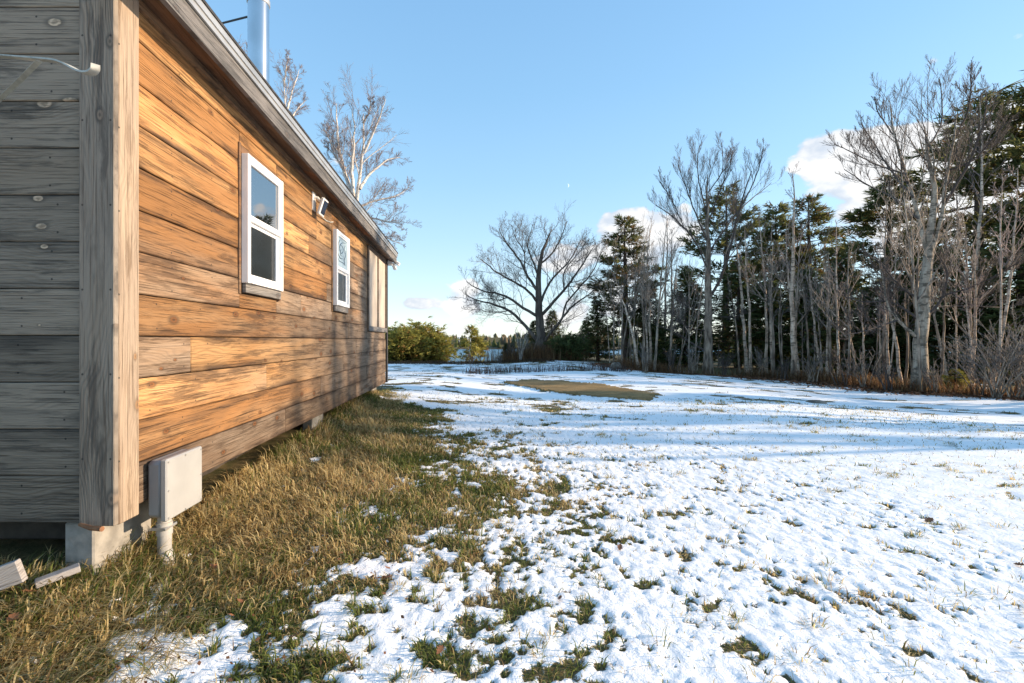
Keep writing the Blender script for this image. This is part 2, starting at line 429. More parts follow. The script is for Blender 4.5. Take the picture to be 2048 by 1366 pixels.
M['bark_pine'] = bark('pine_bark', (.12, .085, .065), (.045, .035, .03))

def tinted(name, rough=.8, trans=0.0, spec=.2):
    """colour from the per-leaf tint of the mesh"""
    m, t, b = mat(name)
    a = t.new('ShaderNodeAttribute', attribute_name='tint')
    n = t.noise(t.new('ShaderNodeTexCoord').outputs['Object'], 30, 2)
    c = t.mix(t.step(n, .3, .7, 0.0, .25), a.outputs[0], (0.02, 0.02, 0.01))
    t.put(b.inputs['Base Color'], c); b.inputs['Roughness'].default_value = rough; b.inputs['Specular IOR Level'].default_value = spec
    if trans:
        tr = t.new('ShaderNodeBsdfTranslucent'); t.put(tr.inputs[0], c)
        mx = t.new('ShaderNodeMixShader'); mx.inputs[0].default_value = trans
        t.l.new(b.outputs[0], mx.inputs[1]); t.l.new(tr.outputs[0], mx.inputs[2]); t.l.new(mx.outputs[0], t.n['Material Output'].inputs[0])
    return m
M['grass'] = tinted('grass_blade', .65, .55)
M['needle'] = tinted('needles', .75, .6)
M['litter'] = tinted('leaf_litter', .85)

# snow over turf
def ground_mat():
    m, t, b = mat('snowy_turf')
    pos = t.new('ShaderNodeNewGeometry').outputs['Position']
    sn = t.new('ShaderNodeAttribute', attribute_name='snow').outputs['Fac']
    st = t.new('ShaderNodeAttribute', attribute_name='straw').outputs['Fac']
    n = t.noise(pos, 42.0, 4, .65); n2 = t.noise(pos, 7.0, 5, .6); n3 = t.noise(pos, 160.0, 2, .6)
    turf = t.mix(t.step(n2, .35, .65), (.085, .082, .032), (.19, .14, .065))
    turf = t.mix(t.step(n3, .4, .65, 0, .6), turf, (.05, .045, .02))
    straw = t.mix(t.step(n, .3, .7), (.18, .11, .04), (.40, .26, .11))
    straw = t.mix(t.step(t.noise(pos, 1.6, 4), .35, .65, 0, .6), straw, (.12, .085, .035))
    turf = t.mix(st, turf, straw)
    v = t.math('MULTIPLY_ADD', t.math('SUBTRACT', n, .5), .75, sn)
    v = t.math('MULTIPLY_ADD', t.math('SUBTRACT', n3, .5), .30, v)
    k = t.step(v, .40, .56)
    snow = t.mix(n2, (.88, .885, .89), (.93, .93, .93))
    t.put(b.inputs['Base Color'], t.mix(k, turf, snow))
    t.put(b.inputs['Roughness'], t.math('MULTIPLY_ADD', k, -.25, .9))
    b.inputs['Specular IOR Level'].default_value = .25
    bump(t, b, t.math('ADD', t.math('MULTIPLY', k, .9), t.math('MULTIPLY', n, .7)), .55, .018)
    return m
M['ground'] = ground_mat()

# ------------------------------------------------------------------ ground, lake, far shore
def axis(lo, hi, fine0, fine1, step, grow):
    a = list(np.arange(fine0, fine1, step)); s = step
    while a[-1] < hi: s *= grow; a.append(a[-1] + s)
    s = step; b = [fine0]
    while b[-1] > lo: s *= grow; b.append(b[-1] - s)
    return np.array(b[1:][::-1] + a)
def inside(poly, x, y):
    r = np.zeros(x.shape, bool); n = len(poly)
    for i in range(n):
        (x0, y0), (x1, y1) = poly[i], poly[(i + 1) % n]
        c = ((y0 > y) != (y1 > y)); xx = (x1 - x0) * (y - y0) / ((y1 - y0) if y1 != y0 else 1e-9) + x0
        r ^= c & (x < xx)
    return r
def seg_dist(pts, x, y):
    d = np.full(x.shape, 1e9)
    for a, b in zip(pts[:-1], pts[1:]):
        a = np.array(a); b = np.array(b); v = b - a; L = v @ v
        t = np.clip(((x - a[0]) * v[0] + (y - a[1]) * v[1]) / L, 0, 1)
        d = np.minimum(d, np.hypot(x - a[0] - t * v[0], y - a[1] - t * v[1]))
    return d
STRAW = [tuple(GP(*q)[:2]) for q in ((1003, 766), (1050, 762), (1120, 763), (1200, 771), (1290, 786), (1330, 793), (1292, 800), (1200, 797), (1120, 788), (1050, 776))]
def px_line(q): return [tuple(GP(*a)[:2]) for a in q]
TRACKS = [px_line(q) for q in (
    ((1330, 795), (1420, 808), (1540, 830), (1600, 850), (1640, 868)), ((1180, 790), (1330, 806), (1480, 830), (1620, 864)),
    ((1640, 868), (1655, 845), (1700, 826), (1760, 812)), ((1560, 815), (1700, 838), (1830, 868), (1900, 885)),
    ((1850, 886), (1880, 858), (1960, 838), (2050, 830)), ((1900, 895), (1925, 862), (1990, 848), (2060, 842)),
    ((1760, 818), (1800, 850), (1850, 870), (2048, 905)), ((1420, 822), (1600, 835), (1760, 858)))]
_XB = ([0.4, 1.6, 2.0, 2.35, 2.7, 3.2, 3.7, 5.4, 8.0, 11.0], [-.5, -.52, -.60, -.62, -.50, -.26, -.12, -.30, -1.2, -2.3])
def cover(x, y):
    """share of the ground that snow covers"""
    xb = np.interp(y, *_XB)
    t = (x - xb)
    c = .10 + .34 * ss(-.35, .2, t) + .24 * ss(.3, 1.5, t) + .18 * ss(1.0, 2.4, t) + .10 * ss(3.0, 6.0, y) * ss(0, .6, t)
    c = c + .42 * np.exp(-(((x + 1.18) / .30) ** 2 + ((y - 1.85) / .30) ** 2)) + .45 * np.exp(-(((x + .62) / .16) ** 2 + ((y - 2.55) / .09) ** 2))
    c = c + .27 * (1 - ss(2.2, 2.65, y)) * ss(-1.85, -1.45, x) * (1 - ss(-.4, .1, x))
    c = c * (1 - ss(.0, .5, -1.72 - x) * (1 - ss(9, 11, y)))
    far = ss(9.5, 17, y)
    c = c * (1 - far) + (.80 - .16 * ss(14, 26, y)) * far
    tl = treeline(y)
    c = c - .9 * ss(-.9, .5, x - tl) * ss(6, 10, y) - .5 * ss(-.3, 1.2, y - (24.5 + 3 * ss(2, 5, x)))
    return c
TL = [GP(*q)[:2] for q in ((2300, 815), (2044, 799), (1900, 792), (1794, 786), (1700, 774), (1586, 762), (1450, 753), (1322, 746), (1250, 738))]
TLy = [0.0, 6.0] + [p[1] for p in TL]; TLx = [20.0, 19.0] + [p[0] for p in TL]
_o = np.argsort(TLy); TLy = np.array(TLy)[_o]; TLx = np.array(TLx)[_o]
def treeline(y): return np.interp(y, TLy, TLx)

def snow_field(x, y):
    c = cover(x, y)
    n = fbm(x * 6.2 + 40, y * 6.2 + 12, 5, .64)
    n2 = fbm(x * 24 + 7, y * 24 + 31, 3, .65)
    n = n * .8 + .2 * fbm(x * 1.7 + 3, y * 1.7 + 60, 2)
    f = n * .58 + n2 * .42
    far = ss(5.0, 9.0, y)
    ff = fbm(x * 1.6 + 70, y * 2.6 + 5, 5, .62)
    f = f * (1 - far) + ff * far
    s = .5 + (f - .5) * 3.9 + (c - .5) * 1.25
    s = s - 1.2 * ss(0, .25, -1.70 - x) * (1 - ss(9, 10, y))
    tr = np.zeros(x.shape)
    for q in TRACKS: tr = np.maximum(tr, np.exp(-(seg_dist(q, x, y) / .12) ** 2))
    tr = tr * ss(.30, .55, fbm(x * 2.3, y * 2.3 + 50, 3))
    s = s * (1 - .85 * tr) + .43 * .85 * tr
    sp = inside(STRAW, x + .5 * (fbm(x * 5, y * 5, 4, .7) - .5), y + 1.3 * (fbm(x * 4 + 9, y * 4, 4, .7) - .5)).astype(float)
    s = np.where(sp > .5, -.3, s)
    return np.clip(s, -.4, 1.35), sp, tr
gx = axis(-420, 420, -2.3, 2.9, .0155, 1.024)
gy = [1.0]
while gy[-1] < 70: gy.append(gy[-1] + max(.0135, gy[-1] * .0072))
gb = [1.0]; s_ = .0135
while gb[-1] > -60: s_ *= 1.12; gb.append(gb[-1] - s_)
gf = [gy[-1]]; s_ = .6
while gf[-1] < 420: s_ *= 1.15; gf.append(gf[-1] + s_)
gy = np.array(gb[1:][::-1] + gy + gf[1:])
X, Y = np.meshgrid(gx, gy)
SN, ST, TR = snow_field(X, Y)
Z = ground(X, Y)
lump = fbm(X * 22 + 3, Y * 22 + 8, 3, .65)
sk = ss(.38, .62, SN)
near = 1 - ss(6, 14, np.hypot(X, Y))
Z = Z + sk * (.012 + .020 * (lump - .35)) * (.25 + .75 * near) + (1 - sk) * .03 * (fbm(X * 6, Y * 6, 3) - .5) * near - .015 * TR + .05 * ST * ss(0, 1, ST)
nx, ny = len(gx), len(gy)
I = np.arange(nx * ny).reshape(ny, nx)
quads = np.stack([I[:-1, :-1], I[:-1, 1:], I[1:, 1:], I[1:, :-1]], -1).reshape(-1, 4)
ground_o = structure(obj('ground', mesh_np('ground', np.stack([X, Y, Z], -1), [quads], smooth=True, extra={'snow': SN, 'straw': ST}), M['ground']))

m_, t_, b_ = mat('lake_water')
t_.put(b_.inputs['Base Color'], (.11, .235, .33)); b_.inputs['Roughness'].default_value = .4; b_.inputs['Specular IOR Level'].default_value = .2; b_.inputs['IOR'].default_value = 1.33
_p = t_.new('ShaderNodeTexCoord').outputs['Object']
bump(t_, b_, t_.noise(t_.vmath('MULTIPLY', _p, (1, .35, 1)), .9, 4, .6), .6, .25)
LAKE = -4.9
lake = structure(MB().add([(-900, 40, LAKE), (900, 40, LAKE), (900, 330, LAKE), (-900, 330, LAKE)], [(0, 1, 2, 3)]).obj('lake', m_))
# far bank rising behind the lake
fx = np.linspace(-900, 900, 90); fy = np.array([300, 306, 315, 340, 420, 700, 2500])
FX, FY = np.meshgrid(fx, fy)
FZ = LAKE - .6 + np.interp(FY, [300, 306, 340, 420, 700, 2500], [0, 1.2, 2.2, 5, 6, 6]) + 1.2 * fbm(FX * .03, FY * .03, 3) * (FY > 303)
I = np.arange(FX.size).reshape(FX.shape)
structure(obj('far_shore', mesh_np('far_shore', np.stack([FX, FY + 4 * np.sin(FX * .05), FZ], -1), [np.stack([I[:-1, :-1], I[:-1, 1:], I[1:, 1:], I[1:, :-1]], -1).reshape(-1, 4)], smooth=True),
              plain('shore_soil', (.11, .085, .05), .95, var=.3, scale=.3)))

# ------------------------------------------------------------------ the cabin
XW, XS, Y0, Y1 = -1.733, -1.765, 2.20, 9.28
def dzr(y): return -0.0224 * (y - 2.59)                     # the eave sags towards the far end
cabin = empty('wooden_cabin', (-3.9, 5.7, 0.3), 'weathered wooden cabin of wide horizontal boards with grey metal roof edge', 'cabin')
CP = np.array(cabin.location)
def part(mb, name, m, parent=cabin, smooth=False):
    o = mb.obj(name, m, parent, smooth)
    o.matrix_parent_inverse = parent.matrix_world.inverted() if parent is not cabin else Matrix.Translation((-CP[0], -CP[1], -CP[2]))
    return o
def board(name, m, length, height, thick, centre, rz, parent=cabin, ch=.003, tilt=0.0):
    """a board with the grain along local x"""
    mb = MB().box(-length / 2, length / 2, -thick / 2, thick / 2, -height / 2, height / 2, ch)
    o = obj(name, mb.mesh(name), m, parent)
    o.matrix_parent_inverse = Matrix.Translation((-CP[0], -CP[1], -CP[2]))
    o.location = centre; o.rotation_euler = (tilt, 0, rz)
    return o
def vboard(name, m, length, width, thick, centre, rz=0.0, parent=cabin, ch=.004):
    """upright board: grain (local x) turned to world z"""
    o = board(name, m, length, width, thick, centre, 0, parent, ch)
    o.rotation_euler = (0, R(-90), rz) if rz == 0 else (R(0), R(-90), rz)
    return o
# core that closes the house
part(MB().box(-6.6, -1.80, 2.26, 9.24, CZ - .85, CZ + 1.64), 'wall_core', M['darkwood'])
# side wall, board by board
JOINTS = {0: [4.3, 6.9], 1: [5.3, 7.6], 2: [3.9, 6.2], 3: [2.853, 6.9], 4: [6.48], 5: [4.68, 7.2], 6: [5.5], 7: [7.0], 8: [4.9, 6.75], 9: [5.15], 10: [6.0], 11: [4.4, 7.3]}
r_ = random.Random(3)
WIN = [(3.43, 4.115, .36, 1.49), (5.70, 6.335, .36, 1.47), (7.60, 9.20, .14, 1.585)]
for k in range(12):
    z0 = CZ - .874 + .2235 * k; z1 = z0 + .2235
    ys = [Y0 + .10] + JOINTS.get(k, []) + [Y1 - .05]
    for a, b in zip(ys[:-1], ys[1:]):
        za, zb = z0 + .0028, z1 - .0028
        if k == 11: zb = CZ + 1.765 + dzr(b) * .55
        # boards stop at the openings
        cuts = [(a, b)]
        for (wy0, wy1, wz0, wz1) in WIN:
            if za < CZ + wz1 and zb > CZ + wz0:
                p0, q0 = max(a, wy0 + .02), min(b, wy1 - .02)
                if q0 - p0 > .06:
                    for (u0, u1) in ((za, CZ + wz0), (CZ + wz1, zb)):
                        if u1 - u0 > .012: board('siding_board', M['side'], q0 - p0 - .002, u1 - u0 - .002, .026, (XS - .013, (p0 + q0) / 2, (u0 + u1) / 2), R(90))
                cuts = [c for (p, q) in cuts for c in ((p, min(q, wy0 + .02)), (max(p, wy1 - .02), q)) if c[1] - c[0] > .06]
        for (p, q) in cuts:
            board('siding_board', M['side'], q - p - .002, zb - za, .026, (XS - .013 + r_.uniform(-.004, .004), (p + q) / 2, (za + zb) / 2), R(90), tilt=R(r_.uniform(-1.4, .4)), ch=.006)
# front wall
for k in range(13):
    z0 = CZ - .894 + .2290 * k
    cutx = [-6.6, -4.2 + r_.uniform(-.8, .6), XW - .155]
    for a, b in zip(cutx[:-1], cutx[1:]):
        board('siding_board', M['front'], b - a - .002, .2254, .026, ((a + b) / 2, Y0 + .035 + r_.uniform(-.002, .002), z0 + .1145), 0, ch=.004)
# corner boards
zt, zb_ = CZ + 1.80, CZ - .902
vboard('corner_board', M['post_front'], zt - zb_, .172, .030, (XW - .0865, Y0 + .016, (zt + zb_) / 2))
vboard('corner_board', M['post_side'], zt - zb_ - .03, .135, .034, (XW - .0172, Y0 + .0325 + .0675, (zt + zb_) / 2 - .02 - .0), R(90))
vboard('corner_board', M['black'], 2.52, .07, .035, (XW - .012, Y1 - .02, CZ + .40), R(90))
# eave: soffit, frieze, fascia, metal edge and roof
L0, L1 = Y0 - .18, Y1 + .03
def eave(poly, name, m, y0=L0, y1=L1):
    return part(MB().prism([(x, CZ + z + dzr(y0)) for x, z in poly], y0, y1, dzr(y1) - dzr(y0)), name, m)
def eave_board(name, m, poly, y0, y1):
    # local x along the eave
    mb = MB(); n = len(poly); yc = (y0 + y1) / 2
    V = [(y - yc, -x, CZ + z + dzr(y)) for y in (y0, y1) for x, z in poly]
    mb.add(V, [(i, (i + 1) % n, n + (i + 1) % n, n + i) for i in range(n)] + [tuple(range(n)), tuple(range(n, 2 * n))])
    o = mb.obj(name, m, cabin); o.matrix_parent_inverse = Matrix.Translation((-CP[0], -CP[1], -CP[2]))
    o.location = (0, yc, 0); o.rotation_euler = (0, 0, R(90)); return o
for a, b in ((L0, 4.62), (4.623, 7.2), (7.203, L1)):
    eave_board('soffit_board', M['soffit'], [(-1.585, 1.722), (-1.76, 1.792), (-1.76, 1.812), (-1.585, 1.742)], a, b)
for a, b in ((L0, 5.4), (5.402, L1)):
    eave_board('frieze_board', M['casing'], [(-1.742, 1.735), (-1.742, 1.784), (-1.763, 1.793), (-1.763, 1.735)], a, b)
    eave_board('fascia_board', M['fascia'], [(-1.552, 1.712), (-1.552, 1.870), (-1.583, 1.870), (-1.583, 1.712)], a, b)
eave([(-1.528, 1.872), (-1.528, 1.912), (-1.60, 1.940), (-1.60, 1.931), (-1.535, 1.905), (-1.535, 1.872)], 'drip_edge', M['metal_edge'])
eave([(-1.548, 1.835), (-1.536, 1.835), (-1.536, 1.8715), (-1.548, 1.8715)], 'drip_edge', M['metal_edge'])
eave([(-1.522, 1.916), (-4.2, 2.99), (-6.85, 1.93), (-6.85, 1.96), (-4.2, 3.03), (-1.522, 1.934)], 'roof', M['shingle'], L0 - .02, L1 + .02)
part(MB().prism([(-1.80, CZ + 1.64), (-6.6, CZ + 1.64), (-6.6, CZ + 1.85), (-4.2, CZ + 2.80), (-1.80, CZ + 1.80)], 2.27, 9.23), 'gable', M['darkwood'])
# foundation pier and the timber under the front
part(MB().box(-2.02, -1.874, 2.25, 2.66, -.3, CZ - .905, .008), 'foundation_block', M['concrete'])
part(MB().box(-2.02, -1.90, 5.4, 5.8, -.3, CZ - .86, .008), 'foundation_block', M['concrete'])
part(MB().box(-2.02, -1.90, 8.6, 9.0, -.3, CZ - .86, .008), 'foundation_block', M['concrete'])
part(MB().box(-6.4, -2.0, 2.55, 2.72, CZ - 1.12, CZ - .87, .01), 'sill_beam', M['darkwood'])
part(MB().box(-6.4, -2.25, 2.9, 9.1, -.4, CZ - .87), 'crawl_space_wall', M['darkwood'])

def window(y0, y1, z0, z1, zm, label, film=False):
    cs = MB().box(XS - .03, XS + .004, y0 - .02, y1 + .02, z0 - .07, z1 + .06)
    cs.box(XS - .02, XS + .012, y0 - .030, y0 - .002, z0 - .085, z1 + .075, .003).box(XS - .02, XS + .030, y1 + .002, y1 + .030, z0 - .085, z1 + .02, .003).box(XS - .02, XS + .012, y0, y1, z1 + .002, z1 + .06, .003)
    w_ = part(cs, 'window', M['casing'])
    w_['label'] = label
    xf = -1.700
    def sub(mb, name, m, smooth=False):
        o = mb.obj(name, m, w_, smooth)
        return o
    s = .042
    fr = MB()
    fr.box(XS + .01, xf, y0, y0 + s, z0, z1, .004).box(XS + .01, xf, y1 - s, y1, z0, z1, .004)
    fr.box(XS + .01, xf - .001, y0 + s - .001, y1 - s + .001, z1 - s, z1 - .001, .003).box(XS + .01, xf + .006, y0 + s - .001, y1 - s + .001, z0 + .001, z0 + s, .003)
    sub(fr, 'frame', M['vinyl'])
    us = MB()       # upper sash
    us.box(xf - .030, xf - .012, y0 + s, y0 + s + .02, zm, z1 - s, .003).box(xf - .030, xf - .012, y1 - s - .02, y1 - s, zm, z1 - s, .003)
    us.box(xf - .030, xf - .010, y0 + s + .02, y1 - s - .02, z1 - s - .02, z1 - s, .003).box(xf - .032, xf - .004, y0 + s, y1 - s, zm - .022, zm + .022, .003)
    sub(us, 'sash', M['vinyl'])
    ls = MB()
    ls.box(xf - .048, xf - .028, y0 + s, y0 + s + .036, z0 + s, zm - .02, .003).box(xf - .048, xf - .028, y1 - s - .036, y1 - s, z0 + s, zm - .02, .003)
    ls.box(xf - .048, xf - .026, y0 + s + .036, y1 - s - .036, z0 + s, z0 + s + .034, .003).box(xf - .05, xf - .032, y0 + s, y1 - s, zm - .05, zm - .02, .003)
    sub(ls, 'sash', M['vinyl'])
    sub(MB().box(xf - .034, xf - .026, y0 + s + .012, y1 - s - .012, zm + .01, z1 - s - .012), 'pane', M['film'] if film else M['pane'])
    sub(MB().box(xf - .052, xf - .044, y0 + s + .012, y1 - s - .012, z0 + s + .012, zm - .03), 'pane', M['pane_low'])
    if film:
        cy, cz, hw, hh = (y0 + y1) / 2, (zm + z1) / 2, (y1 - y0) / 2 - s - .03, (z1 - zm) / 2 - .07
        mb = MB(); xx = xf - .0255
        for (pts, r) in (([(.9, .9), (.2, .85), (-.5, .45), (-.55, -.05), (-.1, -.2), (.3, .1), (.2, .45), (-.2, .5)], .006),
                         ([(-.9, .8), (-.75, .2), (-.85, -.3), (-.4, -.6), (.1, -.5)], .007), ([(.8, .3), (.75, -.2), (.4, -.55), (.6, -.9)], .006),
                         ([(-.95, -.55), (-.5, -.85), (.2, -.8), (.75, -.95)], .005), ([(.85, .75), (.45, .5), (.55, .1), (.9, -.1)], .004),
                         ([(-.3, .9), (-.7, .6), (-.8, .1)], .004), ([(-.1, .2), (-.35, .0), (-.25, -.35), (.15, -.3)], .004)):
            p = np.array(pts); tt = np.linspace(0, len(p) - 1, 26)
            q = np.stack([np.interp(tt, range(len(p)), p[:, 0]), np.interp(tt, range(len(p)), p[:, 1])], 1)
            for _ in range(4): q[1:-1] = (q[:-2] + 2 * q[1:-1] + q[2:]) / 4
            mb.tube(np.stack([np.full(26, xx), cy + q[:, 0] * hw, cz + q[:, 1] * hh], 1), r * (.4 + .6 * np.sin(np.linspace(.2, 2.9, 26))), 5)
        sub(mb, 'swirl_pattern', M['lead'], True)
    board('window_apron', M['fascia'], y1 - y0 - .01, .07, .03, (XS + .03, (y0 + y1) / 2, z0 - .037), R(90))
    return w_
window(3.453, 4.093, CZ + .435, CZ + 1.42, CZ + .94, 'white double-hung window nearest the corner of the cabin')
window(5.72, 6.307, CZ + .44, CZ + 1.398, CZ + .925, 'white double-hung window with a blue swirl pattern in its upper pane', film=True)
# two tall pale panels at the far end
fr = MB()
fr.box(XS - .02, XS + .03, 7.60, 7.67, CZ + .16, CZ + 1.59, .004).box(XS - .02, XS + .028, 8.385, 8.445, CZ + .24, CZ + 1.54, .003)
fr.box(XS - .02, XS + .028, 9.12, 9.19, CZ + .24, CZ + 1.54, .003).box(XS - .02, XS + .026, 7.67, 9.19, CZ + 1.54, CZ + 1.60, .003)
panel_frame = part(fr, 'panel_frame', M['casing'])
board('panel_sill', M['fascia'], 1.58, .085, .06, (XS + .012, 8.40, CZ + .195), R(90))
for a, b in ((7.675, 8.38), (8.45, 9.115)):
    part(MB().box(XS - .02, XS + .012, a, b, CZ + .24, CZ + 1.538, .003), 'shade_panel', M['screen'])

# stove pipe with its brace
base = P(517, 200, 5.7); px_, py_ = base[0], base[1]
sp = part(MB().tube([(px_, py_, CZ + 2.15), (px_, py_, CZ + 4.22)], .125, 32, False), 'stove_pipe', M['steel'], smooth=True)
sp['label'] = 'shiny stainless steel stove pipe above the eave'
def under(o, par):
    o.parent = par; return o
under(MB().tube([(px_, py_, CZ + 4.19), (px_, py_, CZ + 4.20), (px_, py_, CZ + 4.26), (px_, py_, CZ + 4.27)], [.126, .135, .135, .126], 32, False).obj('pipe_band', M['metal_edge'], smooth=True), sp)
under(MB().tube([(px_, py_, CZ + 4.265), (px_, py_, CZ + 5.1)], .125, 32).obj('pipe_section', M['steel'], smooth=True), sp)
under(MB().tube([(px_ - .129, py_, CZ + 2.2), (px_ - .129, py_, CZ + 4.2)], .008, 6).obj('pipe_seam', M['metal_edge'], smooth=True), sp)
a_ = P(497, 33, 5.7); under(MB().tube([a_, P(438, 48, 6.05), P(380, 63, 6.4)], .012, 8).obj('brace_rod', M['black'], smooth=True), sp)

# ------------------------------------------------------------------ fittings on the cabin
ub = empty('utility_box', (-1.70, 2.60, CZ - .98), 'grey plastic utility box on a pipe at the corner of the cabin', 'utility box')
def sub_of(o, root):
    o.parent = root; o.matrix_parent_inverse = Matrix.Translation(-root.location); return o
sub_of(MB().box(XS + .002, -1.672, 2.452, 2.753, CZ - .965, CZ - .655, .022).obj('box_body', M['box'], smooth=True), ub)
lid = sub_of(MB().box(-1.676, -1.641, 2.44, 2.765, CZ - .978, CZ - .643, .007).obj('lid', M['lid']), ub)
for (y, z) in ((2.455, .66), (2.455, .815), (2.455, .962), (2.60, .657), (2.75, .66), (2.75, .81), (2.75, .962), (2.60, .965)):
    MB().tube([(-1.6412, y, CZ - z), (-1.6375, y, CZ - z)], .005, 10).obj('screw', M['metal_edge'], lid)
cy_ = 2.535; cxp = -1.716
sub_of(MB().tube([(cxp, cy_, CZ - .97), (cxp, cy_, CZ - 1.01), (cxp, cy_, CZ - 1.012), (cxp, cy_, CZ - 1.08), (cxp, cy_, CZ - 1.082), (cxp, cy_, CZ - 1.32)], [.034, .034, .040, .040, .035, .035], 20).obj('conduit', M['pvc'], smooth=True), ub)
sub_of(MB().box(XS + .0, cxp + .04, cy_ - .05, cy_ + .05, CZ - 1.045, CZ - 1.03, .003).obj('pipe_clamp', M['metal_edge']), ub)
sub_of(MB().tube([(cxp, cy_, CZ - 1.17), (cxp + .012, cy_, CZ - 1.23), (cxp + .03, cy_ + .01, CZ - 1.34)], [.0355, .044, .048], 20).obj('conduit_sleeve', M['pvc'], smooth=True), ub)

wl = empty('wall_lamp', (XS, 5.03, CZ + 1.50), 'small white solar lamp on the siding between the two windows', 'lamp')
sub_of(MB().box(XS + .001, XS + .018, 4.985, 5.075, CZ + 1.43, CZ + 1.63, .008).obj('mount_plate', M['lampwhite']), wl)
sub_of(MB().tube([(XS + .015, 5.03, CZ + 1.58), (XS + .05, 5.04, CZ + 1.575), (XS + .075, 5.05, CZ + 1.54)], .016, 8).obj('arm', M['lampwhite'], smooth=True), wl)
c_, s__ = math.cos(R(18)), math.sin(R(18))
rot = [(c_, 0, s__), (0, 1, 0), (-s__, 0, c_)]
hd = sub_of(MB().box(-.018, .018, -.075, .075, -.095, .095, .008, rot, (XS + .098, 5.06, CZ + 1.475)).obj('lamp_head', M['lampwhite']), wl)
MB().box(-.002, .002, -.058, .058, -.075, .075, 0, rot, (XS + .098 + .0195 * c_, 5.06, CZ + 1.475 - .0195 * s__)).obj('solar_cell', M['solar'], hd)
tag(MB().tube([(XS + .085, 5.12, CZ + 1.43), (XS + .03, 5.25, CZ + 1.42), (XS + .012, 5.45, CZ + 1.43), (XS + .012, 5.62, CZ + 1.455), (XS + .012, 5.72, CZ + 1.485)], .006, 6).obj('cable', M['bracket'], smooth=True),
    'thin pale cable running from the wall lamp towards the patterned window', 'cable')

fl = empty('flood_light', (XW, 9.30, CZ + 1.58), 'white twin-head flood light under the far end of the eave', 'lamp')
sub_of(MB().box(XW - .02, XW + .10, 9.27, 9.33, CZ + 1.52, CZ + 1.63, .012).obj('mount_plate', M['lampwhite']), fl)
for (cx_, cz_, a) in ((-1.545, 1.575, 35), (-1.60, 1.495, 70)):
    c_, s__ = math.cos(R(a)), math.sin(R(a)); rot = [(c_, 0, s__), (0, 1, 0), (-s__, 0, c_)]
    sub_of(MB().tube([(XW + .08, 9.31, CZ + 1.56), (cx_ - .02, 9.33, CZ + cz_)], .014, 8).obj('arm', M['lampwhite'], smooth=True), fl)
    sub_of(MB().box(-.055, .055, -.05, .05, -.035, .035, .012, rot, (cx_, 9.34, CZ + cz_)).obj('lamp_head', M['lampwhite']), fl)

# hanging bracket on the front wall
br = empty('hanging_bracket', P(-120, 118, 2.19), 'pale metal hanging bracket with hooked end in front of the dark front wall', 'bracket')
q = [P(-160, 104, 2.12), P(-60, 108, 1.9), P(0, 112, 1.75), P(80, 119, 1.55), P(118, 122, 1.48), P(140, 132, 1.44), P(156, 142, 1.41), P(172, 147, 1.385), P(184, 146, 1.37), P(191, 138, 1.36), P(191, 128, 1.355)]
q = np.array(q); tt = np.linspace(0, len(q) - 1, 60); q = np.stack([np.interp(tt, range(len(q)), q[:, i]) for i in range(3)], 1)
for _ in range(6): q[1:-1] = (q[:-2] + 2 * q[1:-1] + q[2:]) / 4
wd = np.array([.75, .62, .18]); wd /= np.linalg.norm(wd)
sub_of(MB().strap(q, np.linspace(.028, .022, 60), .005, np.cross(np.gradient(q, axis=0), (0, 0, 1.0)) / np.linalg.norm(np.cross(np.gradient(q, axis=0), (0, 0, 1.0)), axis=1)[:, None]).obj('arm', M['bracket']), br)
sub_of(MB().strap([P(78, 122, 1.55), P(40, 160, 1.68), P(0, 198, 1.82), P(-90, 290, 2.15)], .03, .005, (.55, .2, -.2)).obj('strut', M['bracket']), br)

# lumber lying by the corner
def plank(a, b, wd, th, label):
    a = np.array(a); b = np.array(b); L = np.linalg.norm(b - a); d = (b - a) / L
    o = obj('weathered_plank', MB().box(-L / 2, L / 2, -wd / 2, wd / 2, -th / 2, th / 2, .003).mesh('weathered_plank'), M['grey_plank'])
    o.location = (a + b) / 2; o.rotation_euler = Vector(d).to_track_quat('X', 'Z').to_euler()
    return tag(o, label, 'plank')
plank(P(-110, 1196, 1.95), P(44, 1140, 2.02), .035, .10, 'grey weathered plank end lying at the left edge in front of the cabin')
plank(P(70, 1168, 2.06), P(160, 1134, 2.17), .05, .03, 'thin pale plank half hidden in grass under the corner post')
tag(MB().tube([P(160, 1049, 2.17), P(182, 1056, 2.12), P(204, 1058, 2.1)], [.008, .011, .012], 8).obj('broken_stick', M['copper'], smooth=True), 'short reddish stick poking out under the corner post', 'stick')

